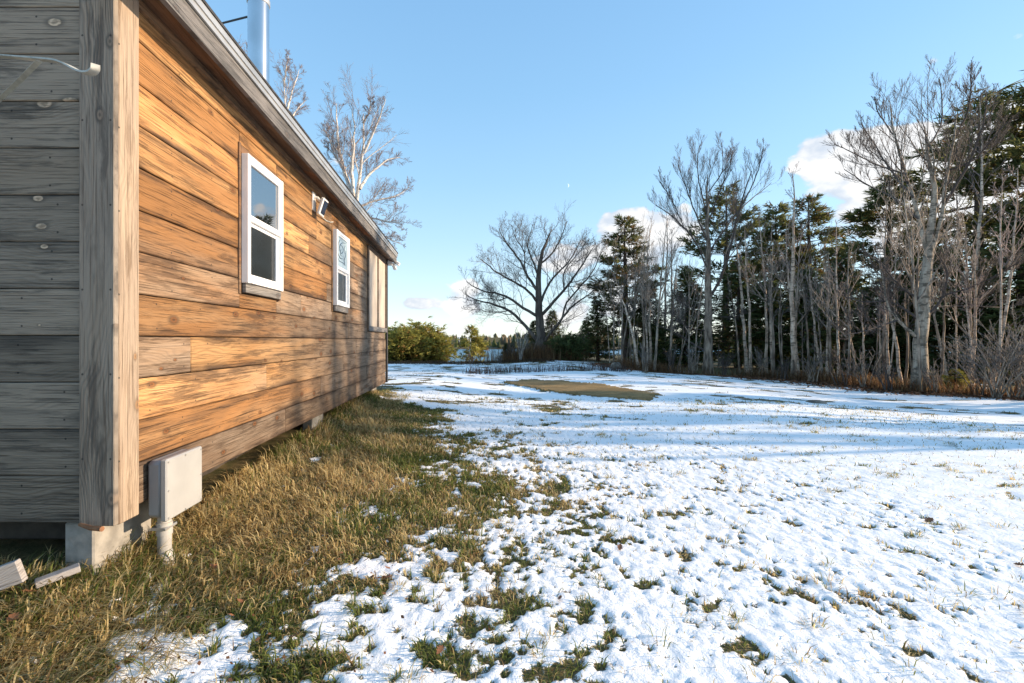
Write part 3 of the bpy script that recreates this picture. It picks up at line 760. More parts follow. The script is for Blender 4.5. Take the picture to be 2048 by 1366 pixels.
# ------------------------------------------------------------------ plants: shared builders
class Tubes:
    """many tapered tubes, batched by point count and sides"""
    def __init__(self): self.b = {}
    def add(self, pts, r, k):
        self.b.setdefault((len(pts), k), []).append((pts, r))
    def mesh(self, name, smooth=True):
        Vs, Fs, off = [], [], 0
        for (n, k), items in self.b.items():
            Pn = np.array([i[0] for i in items]); r = np.array([i[1] for i in items])
            m = len(items)
            T = np.gradient(Pn, axis=1); T /= np.linalg.norm(T, axis=2, keepdims=True) + 1e-9
            ref = np.zeros((m, 1, 3)); steep = np.abs(T[:, :, 2]).mean(1) > .8; ref[steep, 0, 0] = 1; ref[~steep, 0, 2] = 1
            U = np.cross(T, ref); U /= np.linalg.norm(U, axis=2, keepdims=True) + 1e-9; V = np.cross(T, U)
            a = np.arange(k) / k * 2 * math.pi
            ring = Pn[:, :, None] + r[:, :, None, None] * (U[:, :, None] * np.cos(a)[None, None, :, None] + V[:, :, None] * np.sin(a)[None, None, :, None])
            Vs.append(ring.reshape(-1, 3))
            i, j = np.meshgrid(np.arange(n - 1), np.arange(k), indexing='ij')
            f = np.stack([i * k + j, i * k + (j + 1) % k, (i + 1) * k + (j + 1) % k, (i + 1) * k + j], -1).reshape(1, -1, 4)
            Fs.append((f + (np.arange(m) * n * k)[:, None, None] + off).reshape(-1, 4)); off += m * n * k
        return mesh_np(name, np.concatenate(Vs), Fs, smooth=smooth)

def resample(pts, n, wig=0.0, rng=RNG):
    pts = np.asarray(pts, float); d = np.r_[0, np.cumsum(np.linalg.norm(np.diff(pts, axis=0), axis=1))]
    tt = np.linspace(0, d[-1], n); q = np.stack([np.interp(tt, d, pts[:, i]) for i in range(3)], 1)
    for _ in range(2): q[1:-1] = (q[:-2] + 2 * q[1:-1] + q[2:]) / 4
    if wig: q[1:-1] += rng.normal(0, wig, (n - 2, 3))
    return q, d[-1]

def offshoots(q, r, out, lvl, cfg, rng):
    """child branches along polyline q; out gets (points, radii, level)"""
    if lvl >= len(cfg['n']): return
    L = np.linalg.norm(np.diff(q, axis=0), axis=1).sum()
    n = cfg['n'][lvl]; n = max(1, int(n * rng.uniform(.75, 1.25) + .5))
    t0 = cfg['start'][lvl]
    npts = cfg['pts'][lvl]
    for i in range(n):
        t = t0 + (1 - t0) * (i + rng.random()) / n; t = min(t, .985)
        f = t * (len(q) - 1); a = int(f); f -= a
        p = q[a] * (1 - f) + q[a + 1] * f; tan = q[a + 1] - q[a]; tan /= np.linalg.norm(tan) + 1e-9
        rr = r[a] * (1 - f) + r[a + 1] * f
        side = rng.normal(size=3); side -= side @ tan * tan; side /= np.linalg.norm(side) + 1e-9
        ang = rng.uniform(*cfg['ang'])
        d = tan * math.cos(ang) + side * math.sin(ang); d[2] += cfg['up'] * rng.uniform(.3, 1.2); d /= np.linalg.norm(d)
        ln = cfg['len'][lvl] * L * (1.2 - cfg.get('tip', .9) * t) * rng.uniform(.65, 1.3)
        if 'maxlen' in cfg: ln = min(ln, cfg['maxlen'][lvl])
        s = ln / (npts - 1); pts = [p]; dd = d
        jit = rng.normal(0, cfg['jit'], (npts, 3))
        for kk in range(npts - 1):
            dd = dd + jit[kk]; dd[2] += cfg['trop'] * .12; dd = dd / math.sqrt(dd @ dd); pts.append(pts[-1] + dd * s)
        pts = np.array(pts)
        r0 = max(min(rr * cfg['rr'], .0105 * ln + .003), cfg['rmin']); r1 = max(r0 * .3, cfg['rmin'] * .6)
        rad = np.linspace(r0, r1, npts)
        out.append((pts, rad, lvl + 1)); offshoots(pts, rad, out, lvl + 1, cfg, rng)

OAK = dict(tip=.75, n=(13, 8, 7), start=(.22, .15, .1), pts=(8, 6, 4), ang=(.5, 1.15), up=.25, len=(.42, .5, .5), jit=.16, trop=.6, rr=.5, rmin=.0045, maxlen=(2.2, 1.3, .8))
UPR = dict(tip=.82, n=(11, 8, 7), start=(.2, .2, .15), pts=(8, 6, 4), ang=(.3, .72), up=.25, len=(.46, .50, .5), jit=.085, trop=.8, rr=.5, rmin=.0038, maxlen=(2.2, 1.3, .8))
BIR = dict(tip=.68, n=(13, 9, 8), start=(.15, .2, .15), pts=(7, 5, 4), ang=(.4, .85), up=.15, len=(.36, .46, .5), jit=.12, trop=.1, rr=.45, rmin=.0036, maxlen=(1.9, 1.2, .8))
THIN = dict(n=(15, 4, 3), start=(.3, .25, .2), pts=(5, 4, 3), ang=(.4, .95), up=.25, len=(.20, .45, .5), jit=.12, trop=.4, rr=.6, rmin=.006, maxlen=(1.6, .8, .5))

def px_limb(pts, off, scale, d, drift, rng, d_start=None):
    """limb traced in a zoomed view of the photo, given its own run in depth"""
    q = []; ln = 0; prev = None
    for (a, b) in pts:
        p = (off[0] + a / scale, off[1] + b / scale)
        if prev: ln += math.hypot(p[0] - prev[0], p[1] - prev[1]) / F * d
        prev = p; q.append(P(p[0], p[1], (d_start or d) + drift * ln))
    return np.array(q)

def bare_tree(name, base, limbs, radii, cfg, label, cat, mats, seed, thick=.022, group=None, sink=.15, lim=.0, fat=1.0, trim=1.0):
    """limbs: world polylines, the first is the trunk; radii (start, end) each"""
    rng = np.random.default_rng(seed)
    root = empty(name, base, label, cat, group)
    tr, cr = Tubes(), Tubes(); b = np.asarray(base, float); out = []
    for i, (q, (r0, r1)) in enumerate(zip(limbs, radii)):
        if trim < 1:
            q, L = resample(q, 40, 0, rng); q = q[:max(8, int(40 * trim))]
        q, L = resample(q, 18 if i == 0 else 14, min(.02, r0 * .16), rng)
        if i == 0: q[0, 2] -= sink
        if i: r0 = r0 * fat
        t = np.linspace(0, 1, len(q)); rad = r1 + (r0 - r1) * (1 - t) ** .85
        if i == 0: rad[0] *= 1.35; rad[1] *= 1.08
        (tr if i == 0 or r0 > lim else cr).add(q - b, rad, 9 if r0 > .08 else 6)
        c = cfg
        if i == 0: c = dict(cfg); c['start'] = (max(cfg['start'][0], .5),) + tuple(cfg['start'][1:])
        offshoots(q, rad, out, 0, c, rng)
    for (q, r, l) in out:
        (tr if r[0] > thick else cr).add(q - b, r, 5 if r[0] > thick else 3)
    obj('trunk', tr.mesh('trunk'), mats[0], root)
    if cr.b: obj('crown', cr.mesh('crown', False), mats[1], root)
    return root

def tuft(rng, centre, dirs, L, wdt, n):
    """n needle sprays (thin triangles) fanned round direction dirs; arrays of centres allowed"""
    m = len(centre)
    c = np.repeat(centre, n, 0); d = np.repeat(dirs, n, 0) + rng.normal(0, .55, (m * n, 3)); d /= np.linalg.norm(d, axis=1)[:, None] + 1e-9
    s = np.cross(d, rng.normal(size=(m * n, 3))); s /= np.linalg.norm(s, axis=1)[:, None] + 1e-9
    ln = L * rng.uniform(.6, 1.25, (m * n, 1)); wd = wdt * rng.uniform(.6, 1.3, (m * n, 1))
    V = np.stack([c - s * wd * .5, c + s * wd * .5, c + d * ln * .6 + s * wd * .75, c + d * ln], 1)
    f = np.arange(m * n)[:, None] * 4
    return V.reshape(-1, 3), np.concatenate([f + np.array([[0, 1, 2]]), f + np.array([[0, 2, 3]])])

def conifer_meshes(kind, H, Wd, seed, cols, z0=.08, density=1.0, brown=.06):
    """trunk and needle crown meshes for one conifer; kind spruce / pine / bush"""
    rng = np.random.default_rng(seed); tb = Tubes()
    zz = np.linspace(-.2, H * .985, 12); wob = np.cumsum(rng.normal(0, .012 * H / 8, (12, 2)), 0)
    trunk = np.c_[wob - wob[0], zz]; tb.add(trunk, np.linspace(.018 * H + .03, .012, 12), 7)
    C, D, S = [], [], []
    z = H * z0
    while z < H * .985:
        u = z / H
        if kind == 'spruce': prof = (1 - u) ** .85 * (.75 + .25 * min(1, u / .12)); gap = .16 + .10 * (1 - u); nb = 7; droop = -.18
        elif kind == 'pine': prof = (min(1, (1 - u) / .55) ** .75) * (.55 + .45 * min(1, (u - z0) / .3 + .2)); gap = .26 + .20 * (1 - u); nb = 6; droop = rng.uniform(-.08, .25)
        else: prof = math.sqrt(max(0.02, 1 - (2 * abs(u - .42)) ** 2.2)); gap = .15; nb = 8; droop = .22
        for b in range(nb):
            a = rng.uniform(0, 2 * math.pi); L = Wd * prof * rng.uniform(.55, 1.12) + .12
            if rng.random() < .12: L *= .5
            n = 5; t = np.linspace(0, 1, n)
            zc = z + rng.uniform(-gap * .5, gap * .5)
            bx = np.interp(zc, zz, trunk[:, 0]); by = np.interp(zc, zz, trunk[:, 1])
            rise = (droop if kind != 'spruce' else (droop + .45 * u)) * L
            pz = zc + rise * t + (.10 if kind != 'spruce' else .08) * L * t ** 2.5 + rng.normal(0, .03)
            pts = np.c_[bx + math.cos(a) * L * t, by + math.sin(a) * L * t, pz]; pts[1:, :2] += rng.normal(0, .04 * L, (n - 1, 2))
            tb.add(pts, np.linspace(.008 + .011 * L, .004, n), 3)
            tmin = .30 if kind == 'pine' else .15
            m = max(4, int(L * (15 if kind == 'pine' else 17) * density))
            tt = rng.uniform(tmin, 1.0, m) ** .8
            c = np.stack([np.interp(tt, t, pts[:, i]) for i in range(3)], 1)
            lat = rng.normal(0, 1, (m, 1)) * (.16 * L * (1.15 - tt))[:, None]
            c += lat * np.array([-math.sin(a), math.cos(a), 0]) + rng.normal(0, .05, (m, 3)) * (1.3 if kind != 'bush' else 2.2) * np.array([1, 1, 1.6])
            d = np.tile(np.array([math.cos(a), math.sin(a), .0]), (m, 1)) + np.array([-math.sin(a), math.cos(a), 0]) * np.sign(lat) * .6
            d[:, 2] += rng.normal(.45, .4, m) if kind != 'spruce' else rng.normal(-.25, .4, m)
            C.append(c); D.append(d); S.append(np.full(m, tt.mean()))
        z += gap * rng.uniform(.7, 1.3)
    C = np.concatenate(C); D = np.concatenate(D)
    n = 7
    V, Ff = tuft(rng, C, D, .31 if kind == 'pine' else .26, .034 if kind == 'pine' else .036, n)
    ca, cb, cc = [np.array(c) for c in cols]
    tcol = rng.random((len(C), 1)); tint = ca * (1 - tcol) + cb * tcol
    br = rng.random((len(C), 1)) < brown; tint = np.where(br, cc, tint)
    tint = np.repeat(tint * rng.uniform(.65, 1.35, (len(C), 1)), n * 4, 0)
    return tb.mesh('trunk'), mesh_np('crown', V, [Ff], tint)

GREEN_DARK = ((.085, .120, .048), (.175, .205, .075), (.22, .14, .07))
GREEN_PINE = ((.095, .115, .045), (.200, .195, .065), (.22, .14, .065))
GREEN_OLIVE = ((.24, .25, .06), (.48, .42, .12), (.34, .21, .075))

# ------------------------------------------------------------------ the large bare trees
rg = np.random.default_rng(21)
def traced(off, scale, d, items):
    limbs, radii = [], []
    for i, (pts, r0, r1) in enumerate(items):
        limbs.append(px_limb(pts, off, scale, d, 0.0 if i == 0 else rg.uniform(-.75, .75), rg)); radii.append((r0, r1))
    return limbs, radii
# spreading tree in front of the lake
OD = 28.0; ob = P(1083, 716, OD); ob[2] = float(ground(ob[0], OD))
OFF5, S5 = (740, 380), 3.252
limbs, radii = traced(OFF5, S5, OD, [
    ([(1120, 1095), (1115, 960), (1104, 830), (1094, 660), (1098, 520), (1112, 420), (1150, 330), (1190, 240), (1215, 160)], .33, .02),
    ([(1112, 1000), (1060, 935), (990, 865), (920, 785), (820, 742), (700, 728), (630, 685), (575, 625)], .17, .02),
    ([(1104, 830), (1000, 772), (900, 695), (790, 662), (700, 650), (630, 600), (590, 548)], .14, .02),
    ([(1092, 660), (1020, 560), (965, 430), (900, 372), (850, 285), (822, 200)], .13, .02),
    ([(1098, 740), (1040, 662), (960, 605), (860, 562), (760, 482), (670, 415)], .12, .02),
    ([(1096, 560), (1062, 470), (1030, 400), (1020, 340), (1050, 260), (1062, 190)], .09, .015),
    ([(1020, 560), (1000, 490), (1015, 400), (950, 330), (930, 250), (900, 190)], .07, .015),
    ([(1108, 820), (1200, 722), (1262, 650), (1330, 572), (1390, 472), (1440, 385), (1500, 330)], .15, .02),
    ([(1122, 1000), (1170, 940), (1250, 835), (1330, 735), (1420, 690), (1500, 600)], .14, .02),
    ([(1100, 760), (1150, 622), (1200, 560), (1290, 482), (1345, 380), (1400, 270)], .12, .02),
    ([(1106, 480), (1180, 425), (1232, 335), (1272, 230), (1300, 170)], .09, .015),
    ([(1250, 835), (1270, 740), (1380, 610), (1450, 540), (1490, 430), (1540, 350)], .09, .015),
    ([(1262, 650), (1250, 560), (1290, 480), (1370, 400), (1420, 300)], .07, .015),
    ([(920, 785), (860, 790), (790, 800), (700, 775), (630, 780)], .05, .012),
    ([(900, 695), (840, 720), (740, 700), (640, 720)], .05, .012)])
bare_tree('spreading_tree', ob, limbs, radii, OAK, 'lone spreading bare tree with long low limbs in front of the lake', 'tree', (M['bark_oak'], M['twig_oak']), 31, fat=.72, trim=.9)
# upright grey tree at the edge of the wood
tb_ = GP(1415, 747); OFF6, S6 = (1200, 200), 2.276
limbs, radii = traced(OFF6, S6, tb_[1], [
    ([(490, 1255), (490, 1100), (492, 950), (492, 800), (490, 640), (486, 480), (492, 330), (500, 170)], .22, .015),
    ([(478, 1140), (420, 1110), (370, 1072), (300, 1042), (215, 1000)], .085, .012),
    ([(480, 985), (430, 955), (345, 905), (260, 872)], .06, .012),
    ([(503, 895), (545, 830), (580, 740), (610, 600), (640, 470), (690, 330), (720, 200)], .10, .015),
    ([(490, 770), (440, 650), (380, 575), (300, 505), (190, 440)], .07, .012),
    ([(490, 700), (560, 600), (640, 490), (740, 410), (835, 330)], .07, .012),
    ([(487, 640), (420, 480), (372, 350), (335, 215)], .06, .012),
    ([(490, 570), (540, 420), (590, 320), (612, 165)], .06, .012),
    ([(488, 520), (450, 380), (440, 260), (470, 150)], .05, .012),
    ([(500, 965), (560, 990), (640, 980), (710, 955)], .04, .01),
    ([(480, 1050), (400, 1035), (310, 985), (250, 980)], .04, .01),
    ([(380, 575), (330, 460), (280, 380), (240, 330)], .04, .01),
    ([(640, 490), (690, 400), (740, 260), (745, 160)], .05, .012),
    ([(492, 420), (560, 330), (560, 220), (530, 130)], .04, .01)])
t2 = bare_tree('bare_tree', tb_, limbs, radii, UPR, 'tall straight grey bare tree with rough trunk at the left part of the wood edge', 'tree', (M['bark_grey'], M['twig_dark']), 32, lim=.065, fat=.62, trim=.86)
# forked pale tree on the right
tc_ = GP(1838, 783); OFF7, S7 = (1600, 100), 1.897
limbs, radii = traced(OFF7, S7, tc_[1], [
    ([(452, 1295), (455, 1120), (466, 960), (472, 830), (490, 755), (500, 690), (512, 520), (482, 380), (470, 250), (430, 110)], .20, .012),
    ([(486, 770), (450, 640), (430, 560), (400, 460), (352, 320), (338, 200), (350, 95)], .085, .012),
    ([(490, 780), (530, 700), (542, 580), (562, 460), (590, 330), (600, 140)], .085, .012),
    ([(540, 600), (640, 440), (690, 300), (725, 110)], .06, .012),
    ([(430, 560), (350, 470), (260, 320), (200, 230)], .05, .01),
    ([(400, 470), (300, 440), (180, 380), (110, 340)], .04, .01),
    ([(450, 640), (360, 560), (250, 510), (120, 420)], .045, .01),
    ([(438, 1088), (385, 1040), (335, 980), (312, 860), (298, 780)], .07, .012),
    ([(442, 1018), (392, 978), (340, 948), (250, 962), (130, 920)], .05, .01),
    ([(450, 942), (400, 912), (352, 870), (310, 805), (210, 760)], .05, .01),
    ([(472, 1018), (520, 970), (552, 925), (562, 830), (520, 770), (500, 750)], .055, .012),
    ([(548, 930), (640, 905), (740, 862), (850, 790), (920, 760)], .04, .01),
    ([(510, 975), (640, 970), (760, 978), (870, 962)], .04, .01),
    ([(370, 1025), (230, 1072), (100, 1088)], .035, .009),
    ([(562, 460), (660, 420), (760, 300), (830, 230)], .04, .01),
    ([(590, 330), (640, 230), (650, 120), (640, 50)], .04, .01),
    ([(482, 380), (540, 280), (540, 170), (520, 60)], .04, .01),
    ([(352, 320), (290, 230), (280, 150)], .03, .01)])
t3 = bare_tree('bare_tree', tc_, limbs, radii, UPR, 'large pale forked tree with curved lower limbs, foremost at the right of the wood', 'tree', (M['bark_pale'], M['twig_dark']), 33, lim=.048, fat=.72, trim=.86)

# white birches behind the cabin
OFF4, S4 = (400, 0), 3.253
def birch_behind(d, items, label, seed):
    limbs, radii = traced(OFF4, S4, d, items)
    b = limbs[0][0].copy(); b[2] = float(ground(b[0], b[1])); limbs[0][0] = b
    bare_tree('white_birch', b, limbs, radii, BIR, label, 'tree', (M['twig_white'], M['twig_birch']), seed, thick=.016, trim=.92)
birch_behind(17.0, [
    ([(1010, 2300), (1000, 1700), (1010, 1290), (1050, 1130), (1070, 980), (1060, 800), (1062, 680), (1055, 545)], .17, .012),
    ([(1005, 1330), (945, 1130), (902, 1000), (890, 800), (885, 600)], .09, .012),
    ([(1000, 1310), (985, 1100), (1010, 850), (985, 700), (1000, 640)], .08, .012),
    ([(1040, 1230), (1100, 1130), (1230, 1030), (1340, 1020)], .06, .012),
    ([(1068, 990), (1120, 880), (1180, 730), (1222, 600)], .06, .012),
    ([(1020, 1350), (1150, 1300), (1280, 1280), (1395, 1190)], .05, .012),
    ([(1010, 1400), (1130, 1420), (1260, 1450), (1370, 1440)], .05, .012),
    ([(1005, 1480), (1120, 1500), (1240, 1560), (1340, 1600)], .04, .01),
    ([(900, 1000), (840, 900), (790, 820)], .04, .01),
    ([(930, 1100), (870, 1000), (790, 930)], .04, .01),
    ([(1060, 800), (1110, 720), (1110, 620)], .04, .01)],
    'many-stemmed white birch rising behind the roof edge, nearest the open sky', 41)
birch_behind(20.0, [
    ([(600, 2300), (590, 1500), (565, 800), (550, 600), (535, 450), (500, 360), (470, 290)], .13, .012),
    ([(560, 740), (600, 590), (640, 480), (650, 420)], .05, .01), ([(548, 560), (560, 440), (580, 340)], .04, .01), ([(575, 800), (640, 700), (700, 640)], .04, .01)],
    'slim white birch just right of the stove pipe behind the cabin', 42)
birch_behind(23.0, [
    ([(330, 2300), (310, 1500), (285, 800), (270, 480), (255, 330), (250, 210)], .13, .012), ([(275, 480), (310, 380), (330, 300)], .04, .01), ([(272, 450), (230, 350), (215, 260)], .04, .01)],
    'birch whose twigs show left of the stove pipe above the roof', 43)

# ------------------------------------------------------------------ thin birches of the wood
def c6(*q): return [(1200 + a / 2.276, 200 + b / 2.276) for a, b in q]
def c7(*q): return [(1600 + a / 1.897, 100 + b / 1.897) for a, b in q]
def r7(*q): return [(1500 + a / 3.737, 550 + b / 3.737) for a, b in q]
TH = [  # (polyline in photo pixels from the base up, radius, bark)
    (c6((100, 1215), (100, 1050), (104, 900), (95, 780)), .05, 'g'), (c6((175, 1228), (150, 1060), (100, 900), (62, 790)), .07, 'p'),
    (c6((205, 1222), (198, 1000), (190, 880), (205, 700)), .06, 'g'), (c6((232, 1214), (225, 950), (212, 700), (235, 560)), .06, 'p'),
    (c6((293, 1212), (297, 1000), (297, 830), (310, 660), (300, 500)), .07, 'b'), (c6((310, 1208), (326, 1040), (327, 900), (325, 740), (330, 600)), .075, 'b'),
    (c6((350, 1235), (385, 1100), (420, 980), (445, 900)), .04, 'g'), (c6((635, 1240), (625, 1080), (605, 930), (580, 790)), .05, 'g'),
    (c6((668, 1240), (655, 1050), (643, 860), (628, 700), (600, 560), (590, 440)), .08, 'b'), (c6((686, 1252), (682, 1050), (678, 900), (662, 730), (662, 560)), .07, 'b'),
    (c6((755, 1248), (757, 1050), (755, 900), (742, 740), (730, 620), (720, 500)), .07, 'b'), (c6((785, 1250), (776, 1050), (776, 900), (786, 720), (780, 600)), .06, 'p'),
    (c6((885, 1272), (882, 1130), (872, 930), (876, 760), (885, 560), (885, 400), (875, 330)), .12, 'b'), (c6((905, 1270), (895, 1150), (860, 850), (845, 680), (850, 560)), .07, 'p'),
    (c6((815, 1180), (825, 1050), (815, 950)), .035, 'g'), (c6((540, 1220), (540, 1080), (560, 980)), .04, 'g'), (c6((440, 1230), (455, 1120), (465, 1050)), .035, 'g'),
    (r7((545, 780), (510, 600), (488, 450), (470, 280), (445, 50), (440, -120)), .065, 'b'), (r7((578, 785), (576, 560), (580, 300), (590, 40), (588, -150)), .06, 'b'),
    (r7((715, 745), (712, 600), (728, 400), (742, 240)), .11, 'g'), (r7((645, 720), (642, 600), (648, 440)), .035, 'g'),
    (r7((480, 745), (484, 600), (478, 470)), .05, 'g'), (r7((250, 765), (228, 600), (215, 380), (220, 200)), .04, 'g'),
    (r7((945, 815), (968, 640), (992, 480), (1002, 260)), .045, 'g'), (r7((1042, 838), (1030, 600), (1022, 450), (1012, 250), (1000, 100)), .065, 'b'),
    (r7((1130, 850), (1108, 640), (1090, 470), (1040, 250), (1000, 80), (960, -120)), .075, 'p'), (r7((1312, 845), (1320, 700), (1305, 540)), .03, 'g'),
    (r7((1215, 790), (1195, 600), (1180, 300), (1190, 100)), .04, 'g'),
    (r7((1475, 800), (1440, 600), (1392, 400), (1360, 180), (1352, -20)), .075, 'b'), (r7((1475, 720), (1485, 480), (1470, 200), (1460, 60)), .035, 'g'),
    (c7((590, 1235), (600, 1000), (605, 850), (603, 660), (590, 500)), .09, 'b'), (c7((608, 1250), (640, 1080), (662, 900), (678, 700), (692, 500), (690, 330), (680, 180)), .11, 'b'),
    (c7((652, 1300), (662, 1080), (668, 900), (656, 740)), .08, 'b'), (c7((724, 1298), (760, 1120), (790, 950), (808, 760), (822, 600), (826, 450)), .08, 'b'),
    (c7((762, 1300), (775, 1150), (800, 1040)), .035, 'g'), (c7((825, 1300), (828, 1150), (850, 1040)), .04, 'g')]
TH.sort(key=lambda t: t[0][0][0])
ORD = ['first', 'second', 'third', 'fourth', 'fifth', 'sixth', 'seventh', 'eighth', 'ninth', 'tenth', 'eleventh', 'twelfth', 'thirteenth', 'fourteenth', 'fifteenth', 'sixteenth', 'seventeenth', 'eighteenth', 'nineteenth', 'twentieth', 'twenty-first', 'twenty-second']
cnt = {}
for i, (q, r, bk) in enumerate(TH):
    bx = q[0][0]; b = GP(*q[0]); d = b[1]
    rr = np.random.default_rng(100 + i); dr = rr.uniform(-.12, .12)
    pl = np.array([P(x, y, d * (1 + dr * .1 * j)) for j, (x, y) in enumerate(q)]); pl[0] = b
    side = ('left of the straight grey tree' if bx < 1410 else 'between straight grey and forked pale tree' if bx < 1830 else 'right of the large forked tree')
    cnt[side] = cnt.get(side, 0) + 1
    lean = pl[-1][0] - pl[0][0]; look = {'b': 'white-barked', 'p': 'pinkish pale', 'g': 'thin grey'}[bk]
    lab = '%s trunk %s, %s counted from left' % (look, side, ORD[cnt[side] - 1])
    cfg = dict(THIN)
    if bk == 'b': cfg = dict(THIN, n=(20, 4, 3))
    if bk == 'g': cfg = dict(THIN, n=(12, 4, 3))
    bare_tree('birch_tree' if bk != 'g' else 'sapling_tree', b, [pl], [(r * d / 21, .009)], cfg, lab, 'tree', (M[{'b': 'bark_birch', 'p': 'bark_birch', 'g': 'bark_grey'}[bk]], M['twig_birch'] if bk != 'g' else M['twig_grey']), 200 + i, thick=.03, group='thin trunks along the edge of the wood', sink=.1)

for i in range(34):          # thin stems deeper in the wood
    rr = np.random.default_rng(900 + i); y = rr.uniform(12.5, 27); x = float(treeline(y)) + rr.uniform(.5, 3.5); b = np.array([x, y, float(ground(x, y))])
    h = rr.uniform(2.5, 6.5); l = rr.normal(0, .07 * h); pl = b + np.array([(0, 0, 0), (l * .3 + rr.normal(0, .05), 0, h * .4), (l * .7, .1, h * .75), (l, .1, h)])
    bare_tree('sapling_tree', b, [pl], [(rr.uniform(.022, .05), .008)], dict(THIN, n=(14, 4, 3)), 'slender bare stem standing deeper in the wood behind the front trunks', 'tree', (M['bark_grey'], M['twig_grey']) if i % 3 else (M['bark_birch'], M['twig_birch']), 950 + i, thick=.03, group='slender stems deeper in the wood', sink=.1)

M['twig_pale'] = plain('pale_twig', (.34, .28, .23), .9)
for i in range(16):          # bare middle-sized trees among the evergreens
    rr = np.random.default_rng(1300 + i); y = 12.8 + 14 * (i + rr.random()) / 16; x = float(treeline(y)) + rr.uniform(.4, 2.6); b = np.array([x, y, float(ground(x, y))])
    h = rr.uniform(4.5, 7.5); l = rr.normal(0, .05 * h)
    pl = b + np.array([(0, 0, 0), (l * .3, 0, h * .4), (l * .7, .1, h * .75), (l, .1, h)]); lb = []
    for k in range(3):
        a = rr.uniform(0, 6.28); z = rr.uniform(.3, .55); lb.append(b + np.array([(l * z, 0, h * z), (l * z + math.cos(a) * .6, math.sin(a) * .5, h * (z + .14)), (l * z + math.cos(a) * 1.3, math.sin(a), h * (z + .33))]))
    bare_tree('bare_tree', b, [pl] + lb, [(rr.uniform(.04, .07), .008)] + [(.025, .006)] * 3, dict(UPR, n=(7, 5, 4), maxlen=(1.5, .9, .5)), 'slim grey leafless tree with fine twigs among the evergreens', 'tree', (M['bark_grey'], M['twig_pale']), 1350 + i, thick=.03, group='leafless trees among the evergreens', sink=.1)

# ------------------------------------------------------------------ evergreens
CON = {}
def proto(key, *a, **k): CON[key] = (a[1], conifer_meshes(*a, **k))
proto('spruce0', 'spruce', 8.0, 1.75, 1, GREEN_DARK, density=.72); proto('spruce1', 'spruce', 8.0, 2.1, 2, GREEN_DARK, brown=.14, density=.65); proto('spruce2', 'spruce', 8.0, 1.5, 3, GREEN_DARK, z0=.03, density=.75)
proto('pine0', 'pine', 10.0, 2.1, 4, GREEN_PINE, z0=.30, density=.95); proto('pine1', 'pine', 10.0, 2.6, 5, GREEN_PINE, z0=.38, density=.72); proto('pine2', 'pine', 10.0, 1.8, 6, GREEN_PINE, z0=.2, brown=.25, density=1.0)
proto('bush0', 'bush', 3.0, 1.35, 7, GREEN_OLIVE, z0=.05, density=.75); proto('bush1', 'bush', 3.0, 1.2, 8, GREEN_OLIVE, z0=.06, density=.75)
proto('young0', 'pine', 3.2, .85, 9, GREEN_OLIVE, z0=.16, density=1.1)
proto('ground0', 'bush', 1.6, 1.1, 10, GREEN_DARK, z0=.06)
def conifer(kind, px, top, d, label, name, wide=1.0, group=None, rot=None, cat='tree'):
    tp = P(px, top, d); g = float(ground(tp[0], d)); H, (tm, cm) = CON[kind]
    s = (tp[2] - g) / H
    root = empty(name, (tp[0], d, g), label, cat, group, rz=rot if rot is not None else random.uniform(0, 6.28))
    root.scale = (s * wide * 1.25, s * wide * 1.25, s)
    obj('trunk', tm, M['bark_pine'], root); obj('crown', cm, M['needle'], root)
    return root
for (kind, px, top, d, wide, label) in (
    ('pine2', 1252, 428, 27.0, 1.15, 'tall evergreen with reddish dead twigs at the left end of the wood'),
    ('pine1', 1452, 372, 29.0, .95, 'pine whose crown shows behind the tall straight grey tree'),
    ('pine0', 1548, 405, 30.0, .95, 'narrow pine standing right behind the straight grey tree'),
    ('pine2', 1622, 384, 28.0, 1.0, 'pine behind the thickest white birch'),
    ('pine0', 1770, 348, 24.0, 1.15, 'olive green pine left of the forked pale tree crown'),
    ('pine1', 1958, 188, 21.0, 1.0, 'tallest pine with layered boughs at the right of the wood'),
    ('pine1', 2105, 130, 19.0, .9, 'pine whose boughs enter the picture at the right edge')):
    conifer(kind, px, top, d, label, 'pine_tree', wide, 'pines of the wood')
for (kind, px, top, d, wide, label) in (
    ('spruce1', 1196, 600, 29.0, 1.3, 'dark spruce at the left foot of the wood beside the boulder'), ('spruce0', 1300, 575, 26.5, 1.3, 'dark spruce behind the leaning trunks left of the straight grey tree'),
    ('spruce2', 1372, 540, 27.0, 1.5, 'dark spruce close behind the left side of the straight grey tree'), ('spruce1', 1475, 520, 26.0, 1.3, 'dark spruce close behind the right side of the straight grey tree'),
    ('spruce0', 1535, 560, 25.0, 1.5, 'low dark spruce left of the thickest white birch'), ('spruce2', 1610, 540, 24.0, 1.6, 'dark spruce right of the thickest white birch'),
    ('spruce1', 1680, 520, 22.0, 1.3, 'dark spruce midway between the thickest birch and the forked tree'), ('spruce0', 1745, 570, 20.5, 1.5, 'low dark spruce behind the lower limbs of the forked tree'),
    ('spruce2', 1815, 520, 20.0, 1.6, 'dark spruce right behind the trunk of the forked tree'), ('spruce1', 1885, 500, 19.0, 1.3, 'dark spruce behind the pair of crossing birches'),
    ('spruce0', 1965, 540, 18.0, 1.4, 'dark spruce behind the rightmost leaning birch'), ('spruce2', 2040, 430, 17.5, 1.6, 'dark spruce filling the right edge of the wood')):
    conifer(kind, px, top, d, label, 'spruce_tree', wide, 'dark spruces of the wood')
rw = random.Random(15)
for i in range(5):
    px = 1300 + i * 170 + rw.uniform(-15, 15); d = 36 - i * 2.2 + rw.uniform(-2, 2)
    conifer('spruce%d' % (i % 3), px, rw.uniform(600, 660) - i * 2, d, 'dark spruce deep inside the wood behind the trunks', 'spruce_tree', rw.uniform(1.6, 2.1), 'spruces deep in the wood')
